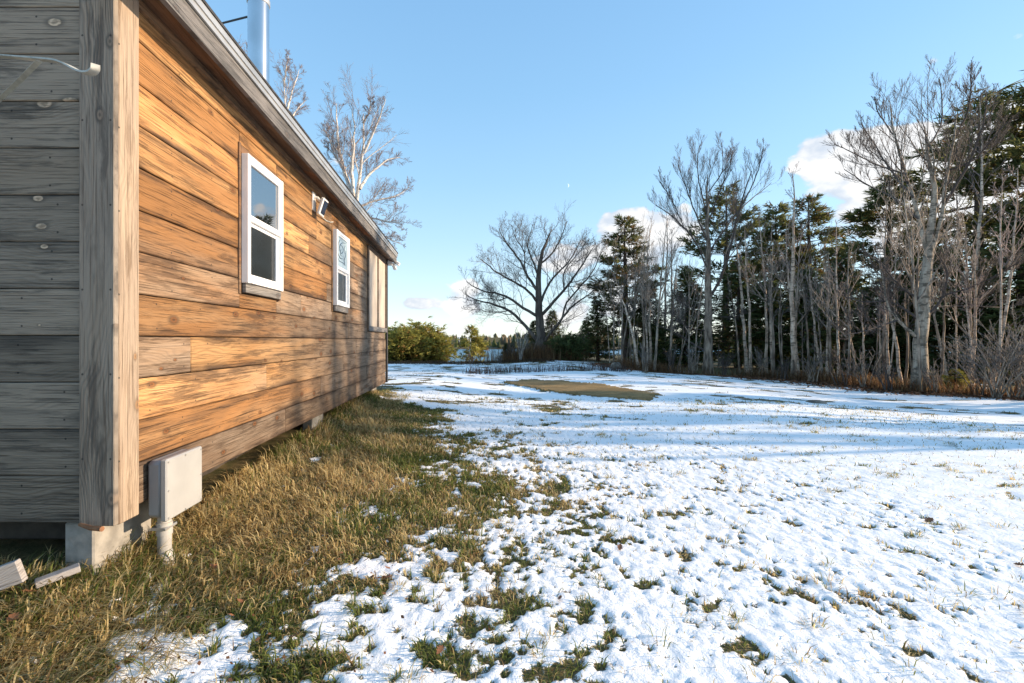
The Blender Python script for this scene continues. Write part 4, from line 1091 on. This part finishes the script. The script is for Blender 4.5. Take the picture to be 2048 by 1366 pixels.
for (kind, px, top, d, wide, label) in (('spruce1', 1103, 622, 33.5, 1.3, 'young spruce behind the spreading tree to its right'), ('spruce0', 1068, 640, 34.0, 1.2, 'young spruce behind the spreading tree to its left'),
                                        ('spruce1', 1172, 640, 32.0, 1.4, 'young spruce in the gap between spreading tree and wood')):
    conifer(kind, px, top, d, label, 'spruce_tree', wide, 'young spruces round the spreading tree')
conifer('ground0', 1140, 676, 27.0, 'low rounded dark evergreen bush right of the spreading tree', 'evergreen_bush', 1.0, cat='bush')
conifer('spruce2', 1012, 686, 27.5, 'little dark spruce by the water left of the spreading tree', 'spruce_tree', 1.5)
for (kind, px, top, d, wide, label) in (('bush0', 806, 660, 43, 1.1, 'yellow green bushy pine hard by the cabin corner'), ('bush1', 838, 652, 45, 1.2, 'tallest of the yellow green bushy pines past the cabin'),
                                        ('bush0', 868, 672, 44.0, .9, 'rightmost of the yellow green bushy pines past the cabin'), ('bush1', 775, 662, 45.0, 1.2, 'bushy pine mostly hidden by the cabin corner')):
    conifer(kind, px, top, d, label, 'bushy_pine', wide, 'sunlit bushy pines by the lake', cat='bush')
conifer('young0', 944, 658, 42.0, 'young open pine standing alone in front of the water', 'young_pine', 1.0)
conifer('young0', 1911, 742, float(GP(1911, 786)[1]), 'tiny bright green pine seedling at the foot of the wood', 'pine_seedling', 1.3)

# trees beyond the right edge of the picture, whose shadows stripe the snow
for (kind, x, y, h, wd_, lab) in (('spruce0', 19.0, 10.2, 9.0, .8, 'spruce beyond the right edge, level with the snow track'), ('pine0', 24.0, 7.0, 10.0, .4, 'pine beyond the right edge, behind the first spruce'),
                              ('pine2', 27.0, 5.5, 9.0, .32, 'pine beyond the right edge, nearer the camera')):
    H, (tm, cm) = CON[kind]; g = float(ground(x, y)); s = h / H
    root = empty('shade_tree', (x, y, g), lab, 'tree', 'trees beyond the right edge'); root.scale = (s * wd_, s * wd_, s)
    obj('trunk', tm, M['bark_pine'], root); obj('crown', cm, M['needle'], root)
for i, (x, y, h) in enumerate(((15.5, 7.0, 8.5), (17.0, 5.3, 7.5), (21.0, 7.3, 9.0))):
    g = float(ground(x, y)); b = np.array([x, y, g])
    pl = b + np.array([(0, 0, 0), (.1, .1, h * .35), (-.1, .2, h * .7), (.1, .1, h)])
    l2 = b + np.array([(.05, .05, h * .3), (.3, .8, h * .5), (.5, 1.2, h * .8)]); l3 = b + np.array([(.05, .05, h * .38), (-.3, -.7, h * .55), (-.3, -1.1, h * .85)])
    bare_tree('shade_tree', b, [pl, l2, l3], [(.13, .015), (.06, .012), (.06, .012)], UPR, 'bare tree beyond the right edge, %s from the camera' % ORD[[1, 0, 2][i]], 'tree', (M['bark_grey'], M['twig_grey']), 400 + i, group='trees beyond the right edge')

# ------------------------------------------------------------------ far wood across the lake
rf = np.random.default_rng(5)
nT = 900
tx = rf.uniform(-330, 330, nT); ty = 306 + rf.random(nT) ** 1.3 * 90; th = rf.uniform(4.5, 9.5, nT) * (.8 + .4 * fbm(tx * .03, ty * .01, 2)); tw = th * rf.uniform(.16, .34, nT)
dec = rf.random(nT) < .25
tz = LAKE + np.interp(ty, [300, 306, 340, 420], [.2, 1.0, 2.0, 4.6])
Vs, Fs, Cs, off = [], [], [], 0
for i in range(nT):
    ns, nl = 7, 5
    t = np.linspace(0, 1, nl); prof = (1 - t) ** .8 if not dec[i] else np.sin(np.clip(t * .85 + .15, 0, 1) * math.pi) ** .6
    a = np.arange(ns) / ns * 2 * math.pi + rf.uniform(0, 6)
    rad = tw[i] * prof[:, None] * rf.uniform(.55, 1.3, (nl, ns)) + .05
    zz = tz[i] + th[i] * (t[:, None] + rf.uniform(-.09, .09, (nl, ns)) * (t[:, None] < .95))
    Vs.append(np.stack([tx[i] + rad * np.cos(a), ty[i] + rad * np.sin(a), zz], -1).reshape(-1, 3))
    ii, jj = np.meshgrid(np.arange(nl - 1), np.arange(ns), indexing='ij')
    Fs.append(np.stack([ii * ns + jj, ii * ns + (jj + 1) % ns, (ii + 1) * ns + (jj + 1) % ns, (ii + 1) * ns + jj], -1).reshape(-1, 4) + off); off += nl * ns
    c = np.array((.16, .12, .075)) if dec[i] else np.array((.045, .065, .028)) * (1 - rf.random() * .5) + np.array((.06, .055, .01)) * rf.random()
    Cs.append(np.tile(c, (nl * ns, 1)) * rf.uniform(.6, 1.3, (nl * ns, 1)))
stuff(tag(obj('far_forest', mesh_np('far_forest', np.concatenate(Vs), Fs, np.concatenate(Cs)), M['litter']), 'low dark forest along the far shore of the lake', 'forest'))

# ------------------------------------------------------------------ grass
def blades(px_, py_, h, wd, lean, az_, col, bend=.6):
    """one curved blade each: two quads' worth of faces"""
    n = len(px_); z = ground(px_, py_) + .004
    base = np.stack([px_, py_, z], -1); dirn = np.stack([np.cos(az_), np.sin(az_), np.zeros(n)], -1)
    side = np.stack([-np.sin(az_), np.cos(az_), np.zeros(n)], -1) * (wd / 2)[:, None]
    tw_ = RNG.uniform(-.8, .8, n)[:, None]; side = side * np.cos(tw_) + dirn * (wd / 2)[:, None] * np.sin(tw_)
    up = np.array([0, 0, 1.0])
    m1 = base + dirn * (h * np.sin(lean) * .45)[:, None] + up * (h * np.cos(lean) * .60)[:, None]
    l2 = np.minimum(lean + bend, 1.75)
    tp = m1 + dirn * (h * .5 * np.sin(l2))[:, None] + up * (h * .5 * np.cos(l2))[:, None]
    tp[:, 2] = np.maximum(tp[:, 2], z + .008)
    V = np.stack([base - side, base + side, m1 + side * .85, m1 - side * .85, tp], 1).reshape(-1, 3)
    f = np.arange(n)[:, None] * 5
    C = np.repeat(col, 5, 0)
    return V, f + np.array([[0, 1, 2, 3]]), f + np.array([[3, 2, 4]]), C.reshape(-1, 3)
class Blades:
    def __init__(self): self.p = []
    def add(self, *a, **k): self.p.append(blades(*a, **k))
    def obj(self, name, label, m=None):
        off = 0; V, Q, T, C = [], [], [], []
        for v, q_, t_, c in self.p: V.append(v); Q.append(q_ + off); T.append(t_ + off); C.append(c); off += len(v)
        return stuff(tag(obj(name, mesh_np(name, np.concatenate(V), [np.concatenate(Q), np.concatenate(T)], np.concatenate(C)), m or M['grass']), label, 'grass'))
G1, G2, ST1, ST2, BR = [np.array(c) for c in ((.11, .15, .038), (.26, .29, .08), (.60, .44, .18), (.84, .69, .38), (.30, .19, .09))]
def colours(n, green, rng, lift=1.0):
    """mix of green and straw blades; green 0..1 per blade"""
    r1 = rng.random((n, 1)); g = G1 * (1 - r1) + G2 * r1; s2 = ST1 * (1 - r1) + ST2 * r1; s2 = np.where(rng.random((n, 1)) < .22, BR, s2)
    return np.where((rng.random(n) < green)[:, None], g, s2) * rng.uniform(.75, 1.2, (n, 1))
def scatter(n, x0, x1, y0, y1, rng, power=1.0):
    return rng.uniform(x0, x1, n), y0 + (y1 - y0) * rng.random(n) ** power
rgr = np.random.default_rng(77)
tall = Blades()
# thick lawn left of the snow edge
x, y = scatter(150000, -2.6, .9, 1.15, 10.5, rgr, 1.7)
S_, _, _ = snow_field(x, y)
xb = np.interp(y, *_XB)
keep = (S_ < .44) & (x - xb < .5) & ~((x < -1.95) & (y > 2.45)) & ~((x < -2.15) & (y > 2.3))
x, y, xb = x[keep], y[keep], xb[keep]; n = len(x)
wallside = ss(.15, .75, (xb - x)) * ss(-.5, .6, y - 2.1)                                   # long straw along the wall
patch = fbm(x * 1.5 + 3, y * 1.5 + 8, 3)
green = np.clip(.50 - .34 * wallside + (patch - .5) * 3.2, .06, .95)
h = rgr.uniform(.03, .075, n) * (1 + .75 * wallside) * (.25 + 1.6 * fbm(x * 6.5, y * 6.5, 2)); h *= 1 - .25 * ss(4, 9, y)
az_ = 2 * math.pi * fbm(x * .9 + 30, y * .9, 2) * 1.6 + rgr.normal(0, 1.25, n)
tall.add(x, y, h * 1.0, rgr.uniform(.003, .0085, n) * (1 + .12 * np.maximum(y - 2, 0)), rgr.uniform(.15, 1.45, n), az_, colours(n, green, rgr), bend=.7)
# very long bleached straw lying in sheaves by the wall
x = rgr.uniform(-2.1, -1.2, 10000); y = 1.6 + 7.6 * rgr.random(10000) ** 1.6
keep = ~((x < -1.80) & (y > 2.5)) ; x, y = x[keep], y[keep]; n = len(x)
tall.add(x, y, rgr.uniform(.09, .21, n), rgr.uniform(.003, .007, n), rgr.uniform(.75, 1.5, n), 2 * math.pi * fbm(x * 1.6, y * 1.2 + 20, 2) * 1.8 + rgr.normal(0, .8, n), colours(n, np.full(n, .12), rgr), bend=.6)
tall.obj('lawn_grass', 'long straw coloured and green grass along the cabin wall')
# short turf showing through the snow
short = Blades()
x, y = scatter(230000, -1.6, 5.5, 1.15, 8.5, rgr, 1.5)
S_, _, _ = snow_field(x, y); keep = (S_ < .46) & (np.abs(x) < y * 1.35 + .3); x, y = x[keep], y[keep]; n = len(x)
gp = np.clip(.45 + (fbm(x * 2.2, y * 2.2 + 4, 3) - .5) * 3.0, .08, .9)
short.add(x, y, rgr.uniform(.02, .055, n) * (.7 + .8 * fbm(x * 4, y * 4, 2)), rgr.uniform(.003, .0058, n) * (1 + .2 * np.maximum(y - 2, 0)), rgr.uniform(.3, 1.3, n), rgr.uniform(0, 6.28, n), colours(n, gp, rgr), bend=.7)
x, y = scatter(16000, -1.0, 9.0, 1.2, 10.0, rgr, 1.5); k_ = (x < y * 1.3) & (x > np.interp(y, *_XB)); x, y = x[k_], y[k_]; n = len(x)
short.add(x, y, rgr.uniform(.02, .045, n), rgr.uniform(.003, .005, n) * (1 + .2 * np.maximum(y - 2, 0)), rgr.uniform(.2, 1.3, n), rgr.uniform(0, 6.28, n), colours(n, np.full(n, .3), rgr) * .8, bend=.5)
# tufts standing out of the snow
for k in range(620):
    cx_, cy_ = rgr.uniform(-.4, 8), 1.5 + 8.5 * rgr.random() ** 1.3
    if cx_ > cy_ * 1.3: continue
    m = int(6 + 36 * rgr.random() ** 2.2); rad = rgr.uniform(.012, .05)
    a = rgr.uniform(0, 6.28, m); rr_ = rad * np.sqrt(rgr.random(m))
    g = np.full(m, rgr.uniform(.1, .6))
    short.add(cx_ + rr_ * np.cos(a) * 1.5, cy_ + rr_ * np.sin(a), rgr.uniform(.03, .085, m), rgr.uniform(.0025, .0045, m) * (1 + .12 * max(0, cy_ - 2)), rgr.uniform(.3, 1.3, m), a + rgr.normal(0, .5, m), colours(m, g, rgr), bend=.6)
short.obj('turf_grass', 'short turf and tufts poking through the thin snow')
# farther lawn: dark tips in the snow, dry weeds at the edges
rough = Blades()
x = rgr.uniform(-3, 14, 26000); y = 7.5 + 18 * rgr.random(26000) ** 1.2
S_, sp_, _ = snow_field(x, y); keep = ((S_ < .42) | (sp_ > .5)) & (x < treeline(y) + .5) & (x > -2.4); x, y = x[keep], y[keep]; sp_ = sp_[keep]; n = len(x)
cc = colours(n, np.full(n, .35), rgr) * .62; cc = np.where(sp_[:, None] > .5, np.array((.27, .165, .06)) * rgr.uniform(.6, 1.25, (n, 1)), cc)
rough.add(x, y, rgr.uniform(.03, .08, n), rgr.uniform(.006, .014, n), rgr.uniform(.4, 1.2, n), rgr.uniform(0, 6.28, n), cc, bend=.5)
x = rgr.uniform(.5, 6, 26000); y = rgr.uniform(10, 16.5, 26000); k_ = inside(STRAW, x, y); x, y = x[k_], y[k_]; n = len(x)
rough.add(x, y, rgr.uniform(.02, .07, n), rgr.uniform(.005, .012, n), rgr.uniform(.4, 1.3, n), rgr.uniform(0, 6.28, n), np.array((.42, .28, .11)) * rgr.uniform(.4, 1.3, (n, 1)), bend=.5)
rough.obj('field_grass', 'sparse grass tips and tan straw across the open snow field')
weeds = Blades()
def weed_zone(n, fx, h0, h1, cols, wd=.012, lean=.45):
    x, y = fx(n); n = len(x); c = np.array(cols); k = rgr.integers(0, len(c), n)
    weeds.add(x, y, rgr.uniform(h0, h1, n), rgr.uniform(wd * .6, wd * 1.3, n), np.abs(rgr.normal(0, lean, n)), rgr.uniform(0, 6.28, n), c[k] * rgr.uniform(.6, 1.3, (n, 1)), bend=.35)
RUST = ((.20, .095, .045), (.26, .145, .07), (.13, .07, .04), (.30, .20, .10))
def along_wood(n):
    y = 10.5 + 13.5 * rgr.random(n); return treeline(y) + .15 + np.abs(rgr.normal(0, .9, n)), y
weed_zone(9000, along_wood, .12, .55, RUST, .012)
def oak_foot(n): return ob[0] + rgr.normal(-.4, 1.3, n), ob[1] - .6 + rgr.normal(0, .7, n)
weed_zone(3600, oak_foot, .4, 1.1, RUST, .016, .25)
def rim(n): return rgr.uniform(-6, 4.5, n), 25.3 + rgr.normal(0, .5, n)
weed_zone(5000, rim, .06, .20, ((.10, .06, .04), (.15, .085, .05), (.06, .05, .03)), .018)
bedpts = px_line(((935, 749), (1010, 747), (1100, 744), (1200, 742), (1260, 745)))
def bed(n):
    i = rgr.integers(0, len(bedpts) - 1, n); t = rgr.random(n); a = np.array(bedpts)[i]; b = np.array(bedpts)[i + 1]; p = a + (b - a) * t[:, None]
    return p[:, 0] + rgr.normal(0, .15, n), p[:, 1] + np.abs(rgr.normal(0, .55, n))
weed_zone(1300, bed, .12, .38, ((.10, .055, .05), (.15, .085, .06), (.08, .07, .06)), .013, .35)
weeds.obj('dry_weeds', 'rusty dry weeds along the wood edge and round the spreading tree')

# ------------------------------------------------------------------ leaves, litter, stones, shrubs
n = 5200
y = 10.3 + 14 * rgr.random(n); x = treeline(y) + rgr.normal(-.1, .55, n)
y2 = 1.2 + 8 * rgr.random(900) ** 1.5; x2 = np.interp(y2, *_XB) + rgr.normal(-.45, .5, 900); k2 = x2 > -1.7; x = np.r_[x, x2[k2]]; y = np.r_[y, y2[k2]]; nw = int(k2.sum())
n = len(x); z = ground(x, y) + rgr.uniform(.02, .06, n)
a = rgr.uniform(0, 6.28, n); s_ = rgr.uniform(.03, .07, n); s_[n - nw:] *= .2
u = np.stack([np.cos(a), np.sin(a), rgr.normal(0, .35, n)], -1) * s_[:, None]; v = np.stack([-np.sin(a), np.cos(a), rgr.normal(0, .35, n)], -1) * s_[:, None] * .6
c0 = np.stack([x, y, z], -1); V = np.stack([c0 - u, c0 + v, c0 + u, c0 - v], 1).reshape(-1, 3)
lc = np.array(((.16, .065, .03), (.22, .10, .05), (.10, .05, .03)))[rgr.integers(0, 3, n)] * rgr.uniform(.7, 1.3, (n, 1))
stuff(tag(obj('leaf_litter', mesh_np('leaf_litter', V, [np.arange(n * 4).reshape(n, 4)], np.repeat(lc, 4, 0)), M['litter']), 'brown leaf litter lying along the edge of the wood', 'leaves'))

def leaf_mesh(seed):
    rl = np.random.default_rng(seed); out = []
    prof = [(0, .03), (.12, .10), (.2, .32), (.3, .16), (.42, .42), (.54, .18), (.66, .36), (.78, .14), (.9, .16), (1.0, .0)]
    xs = np.array([p[0] for p in prof]) - .5; ws = np.array([p[1] for p in prof]) * rl.uniform(.85, 1.15, len(prof))
    curl = rl.uniform(.2, .6); V = []; Fs = []
    for i, (xx, w_) in enumerate(zip(xs, ws)):
        zc = curl * .5 * xx * xx
        V += [(xx, -w_, zc + curl * w_ * w_ * 1.6), (xx, 0, zc), (xx, w_, zc + curl * w_ * w_ * 1.2)]
    for i in range(len(xs) - 1):
        b = i * 3; Fs += [(b, b + 1, b + 4, b + 3), (b + 1, b + 2, b + 5, b + 4)]
    return mesh_np('leaf', np.array(V) * 1.0, [np.array(Fs)], smooth=True)
LM = [leaf_mesh(i) for i in range(4)]
for m__ in LM: m__.materials.append(M['leafdead'])
LEAVES = [(770, 1180, .11, 'largest curled russet leaf lying in the grass at the snow edge'), (1858, 1050, .07, 'orange brown leaf alone on the bright snow at right'),
          (775, 1158, .05, 'small leaf just above the largest russet leaf'), (430, 1155, .055, 'brown leaf in the straw right of the pipe under the utility box'),
          (60, 1212, .07, 'brown leaf in the grass below the grey plank end'), (28, 1268, .06, 'orange leaf near the lower left corner of the picture'),
          (640, 1010, .05, 'brown leaf in the middle of the sunlit grass'), (735, 1140, .05, 'brown leaf left of the largest russet leaf'),
          (1240, 1105, .05, 'reddish leaf in the thin snow at the middle of the lawn'), (1120, 1210, .04, 'small leaf at the border of patchy and closed snow'),
          (880, 1330, .045, 'small leaf near the bottom edge left of the middle'), (590, 1300, .05, 'leaf between grass patches near the bottom left'),
          (1500, 975, .04, 'small brown leaf on the snow field before the shadow bands'), (2040, 1140, .05, 'dark leaf at the right edge of the picture'),
          (680, 935, .05, 'russet leaf in the grass below the far window'), (480, 1228, .05, 'curled leaf beside the snow patches at lower left')]
for i, (a, b, sz, lab) in enumerate(LEAVES):
    p = GP(a, b); o = obj('fallen_leaf', LM[i % 4], None, None, (p[0], p[1], p[2] + .03 + (.03 if a < 900 else .0)), rot=(rgr.uniform(-.5, .5), rgr.uniform(-.5, .5), rgr.uniform(0, 6.28)))
    o.scale = (sz, sz, sz); tag(o, lab, 'leaf', 'fallen leaves')

def stone(px_, py_, w_, h_, label, seed):
    p = GP(px_, py_); rs = np.random.default_rng(seed)
    u = np.linspace(0, 2 * math.pi, 17)[:-1]; v = np.linspace(-.35, .5, 9) * math.pi
    U_, V_ = np.meshgrid(u, v); d = np.stack([np.cos(U_) * np.cos(V_), np.sin(U_) * np.cos(V_), np.sin(V_)], -1)
    r = 1 + .45 * (fbm(d[..., 0] * 1.7 + seed, d[..., 1] * 1.7 + d[..., 2] * 2, 4) - .5)
    q = d * r[..., None] * np.array([w_ / 2, w_ * .4, h_])
    I = np.arange(q[..., 0].size).reshape(9, 16); J = np.roll(I, -1, 1)
    return tag(obj('boulder', mesh_np('boulder', q, [np.stack([I[:-1], J[:-1], J[1:], I[1:]], -1).reshape(-1, 4)], smooth=True), M['rock'], None, p), label, 'boulder')
stone(1232, 738, .55, .33, 'rounded tan boulder at the left foot of the wood', 3)
stone(1633, 806, .42, .07, 'flat grey stone showing through the snow before the wood', 5)

def shrub(px_, py_, d, h, n, label, mats, seed, spread=.5, name='bare_shrub'):
    rs = np.random.default_rng(seed)
    p = P(px_, py_, d) if d else GP(px_, py_); p = np.array([p[0], p[1], float(ground(p[0], p[1]))])
    limbs, radii = [], []
    for i in range(n):
        a = rs.uniform(0, 6.28); s = spread * h * rs.uniform(.3, 1)
        b = p + np.array([rs.normal(0, .08), rs.normal(0, .08), 0]); hh = h * rs.uniform(.6, 1)
        limbs.append(np.array([b, b + [math.cos(a) * s * .35, math.sin(a) * s * .35, hh * .5], b + [math.cos(a) * s, math.sin(a) * s, hh]])); radii.append((rs.uniform(.010, .02), .005))
    bare_tree(name, p, limbs, radii, dict(THIN, n=(6, 4), pts=(5, 4), start=(.25, .2), len=(.38, .5), maxlen=(1.0, .5)), label, 'shrub', mats, seed, group='bare shrubs', sink=.05)
GT = (M['bark_grey'], M['twig_grey']); DT = (M['twig_dark'], M['twig_dark'])
shrub(1040, 716, 26.5, 2.0, 9, 'pale stemmed bare shrub left of the spreading tree trunk', (M['twig_white'], M['twig_grey']), 501, .35)
shrub(1022, 716, 27.0, 1.3, 10, 'brownish bare shrub by the water left of the pale stemmed shrub', DT, 502, .5)
shrub(1062, 716, 27.0, 1.7, 9, 'tangled bare shrub close to the foot of the spreading tree', GT, 503, .5)
shrub(1150, 716, 27.5, 1.8, 9, 'tangled bare shrub between the spreading tree and the wood', DT, 504, .5)
shrub(1118, 705, 30.0, 3.0, 9, 'reddish bare thicket behind the spreading tree', DT, 505, .4)
shrub(1000, 722, 24.5, .45, 7, 'small dark bush at the edge of the snow before the water', DT, 506, .5)
shrub(938, 746, None, 1.0, 2, 'thin bare sapling alone in the snow before the lake', DT, 507, .12, 'bare_sapling')
for i, (a, b, h) in enumerate(((1290, 748, 1.3), (1345, 750, 1.2), (1385, 753, 1.4), (1450, 757, 1.2), (1520, 760, 1.3), (1565, 765, 1.0), (1625, 770, 1.2), (1685, 776, 1.6), (1730, 781, 1.3), (1775, 787, 1.0), (1870, 792, 1.1))):
    shrub(a, b - 4, None, h, 8, 'tangle of bare twigs at the foot of the wood, %s from the left' % ORD[i], (GT, DT)[i % 2], 520 + i, .45)
for i, (a, b, h) in enumerate(((1960, 793, 1.7), (1995, 797, 2.0), (2030, 798, 2.2), (2065, 800, 2.4))):
    shrub(a, b, None, h, 12, 'grey thicket of bare stems by the right edge, %s from the left' % ORD[i], GT, 540 + i, .6)

# the day moon
mp = P(1137, 371, 2600.0); aa = np.linspace(-1.35, 1.35, 15); Rm = 10.5
outer = np.stack([np.cos(aa) * Rm, np.sin(aa) * Rm], 1); inner = np.stack([np.cos(aa) * Rm * .55, np.sin(aa) * Rm], 1)
V = [(a - Rm * .6, dd, b) for dd in (0, 2.0) for ring in (outer, inner) for a, b in ring]; n = 15
Fs = []
for i in range(n - 1):
    Fs += [(i, i + 1, n + i + 1, n + i), (2 * n + i, 3 * n + i, 3 * n + i + 1, 2 * n + i + 1), (i, 2 * n + i, 2 * n + i + 1, i + 1), (n + i, n + i + 1, 3 * n + i + 1, 3 * n + i)]
mm, tm_, bm_ = mat('moonlight'); em = tm_.new('ShaderNodeEmission'); em.inputs[0].default_value = (.62, .75, .88, 1); em.inputs[1].default_value = .42
tm_.l.new(em.outputs[0], tm_.n['Material Output'].inputs[0])
tag(MB().add(V, Fs).obj('moon', mm, loc=mp), 'tiny pale crescent moon in the blue sky', 'moon')
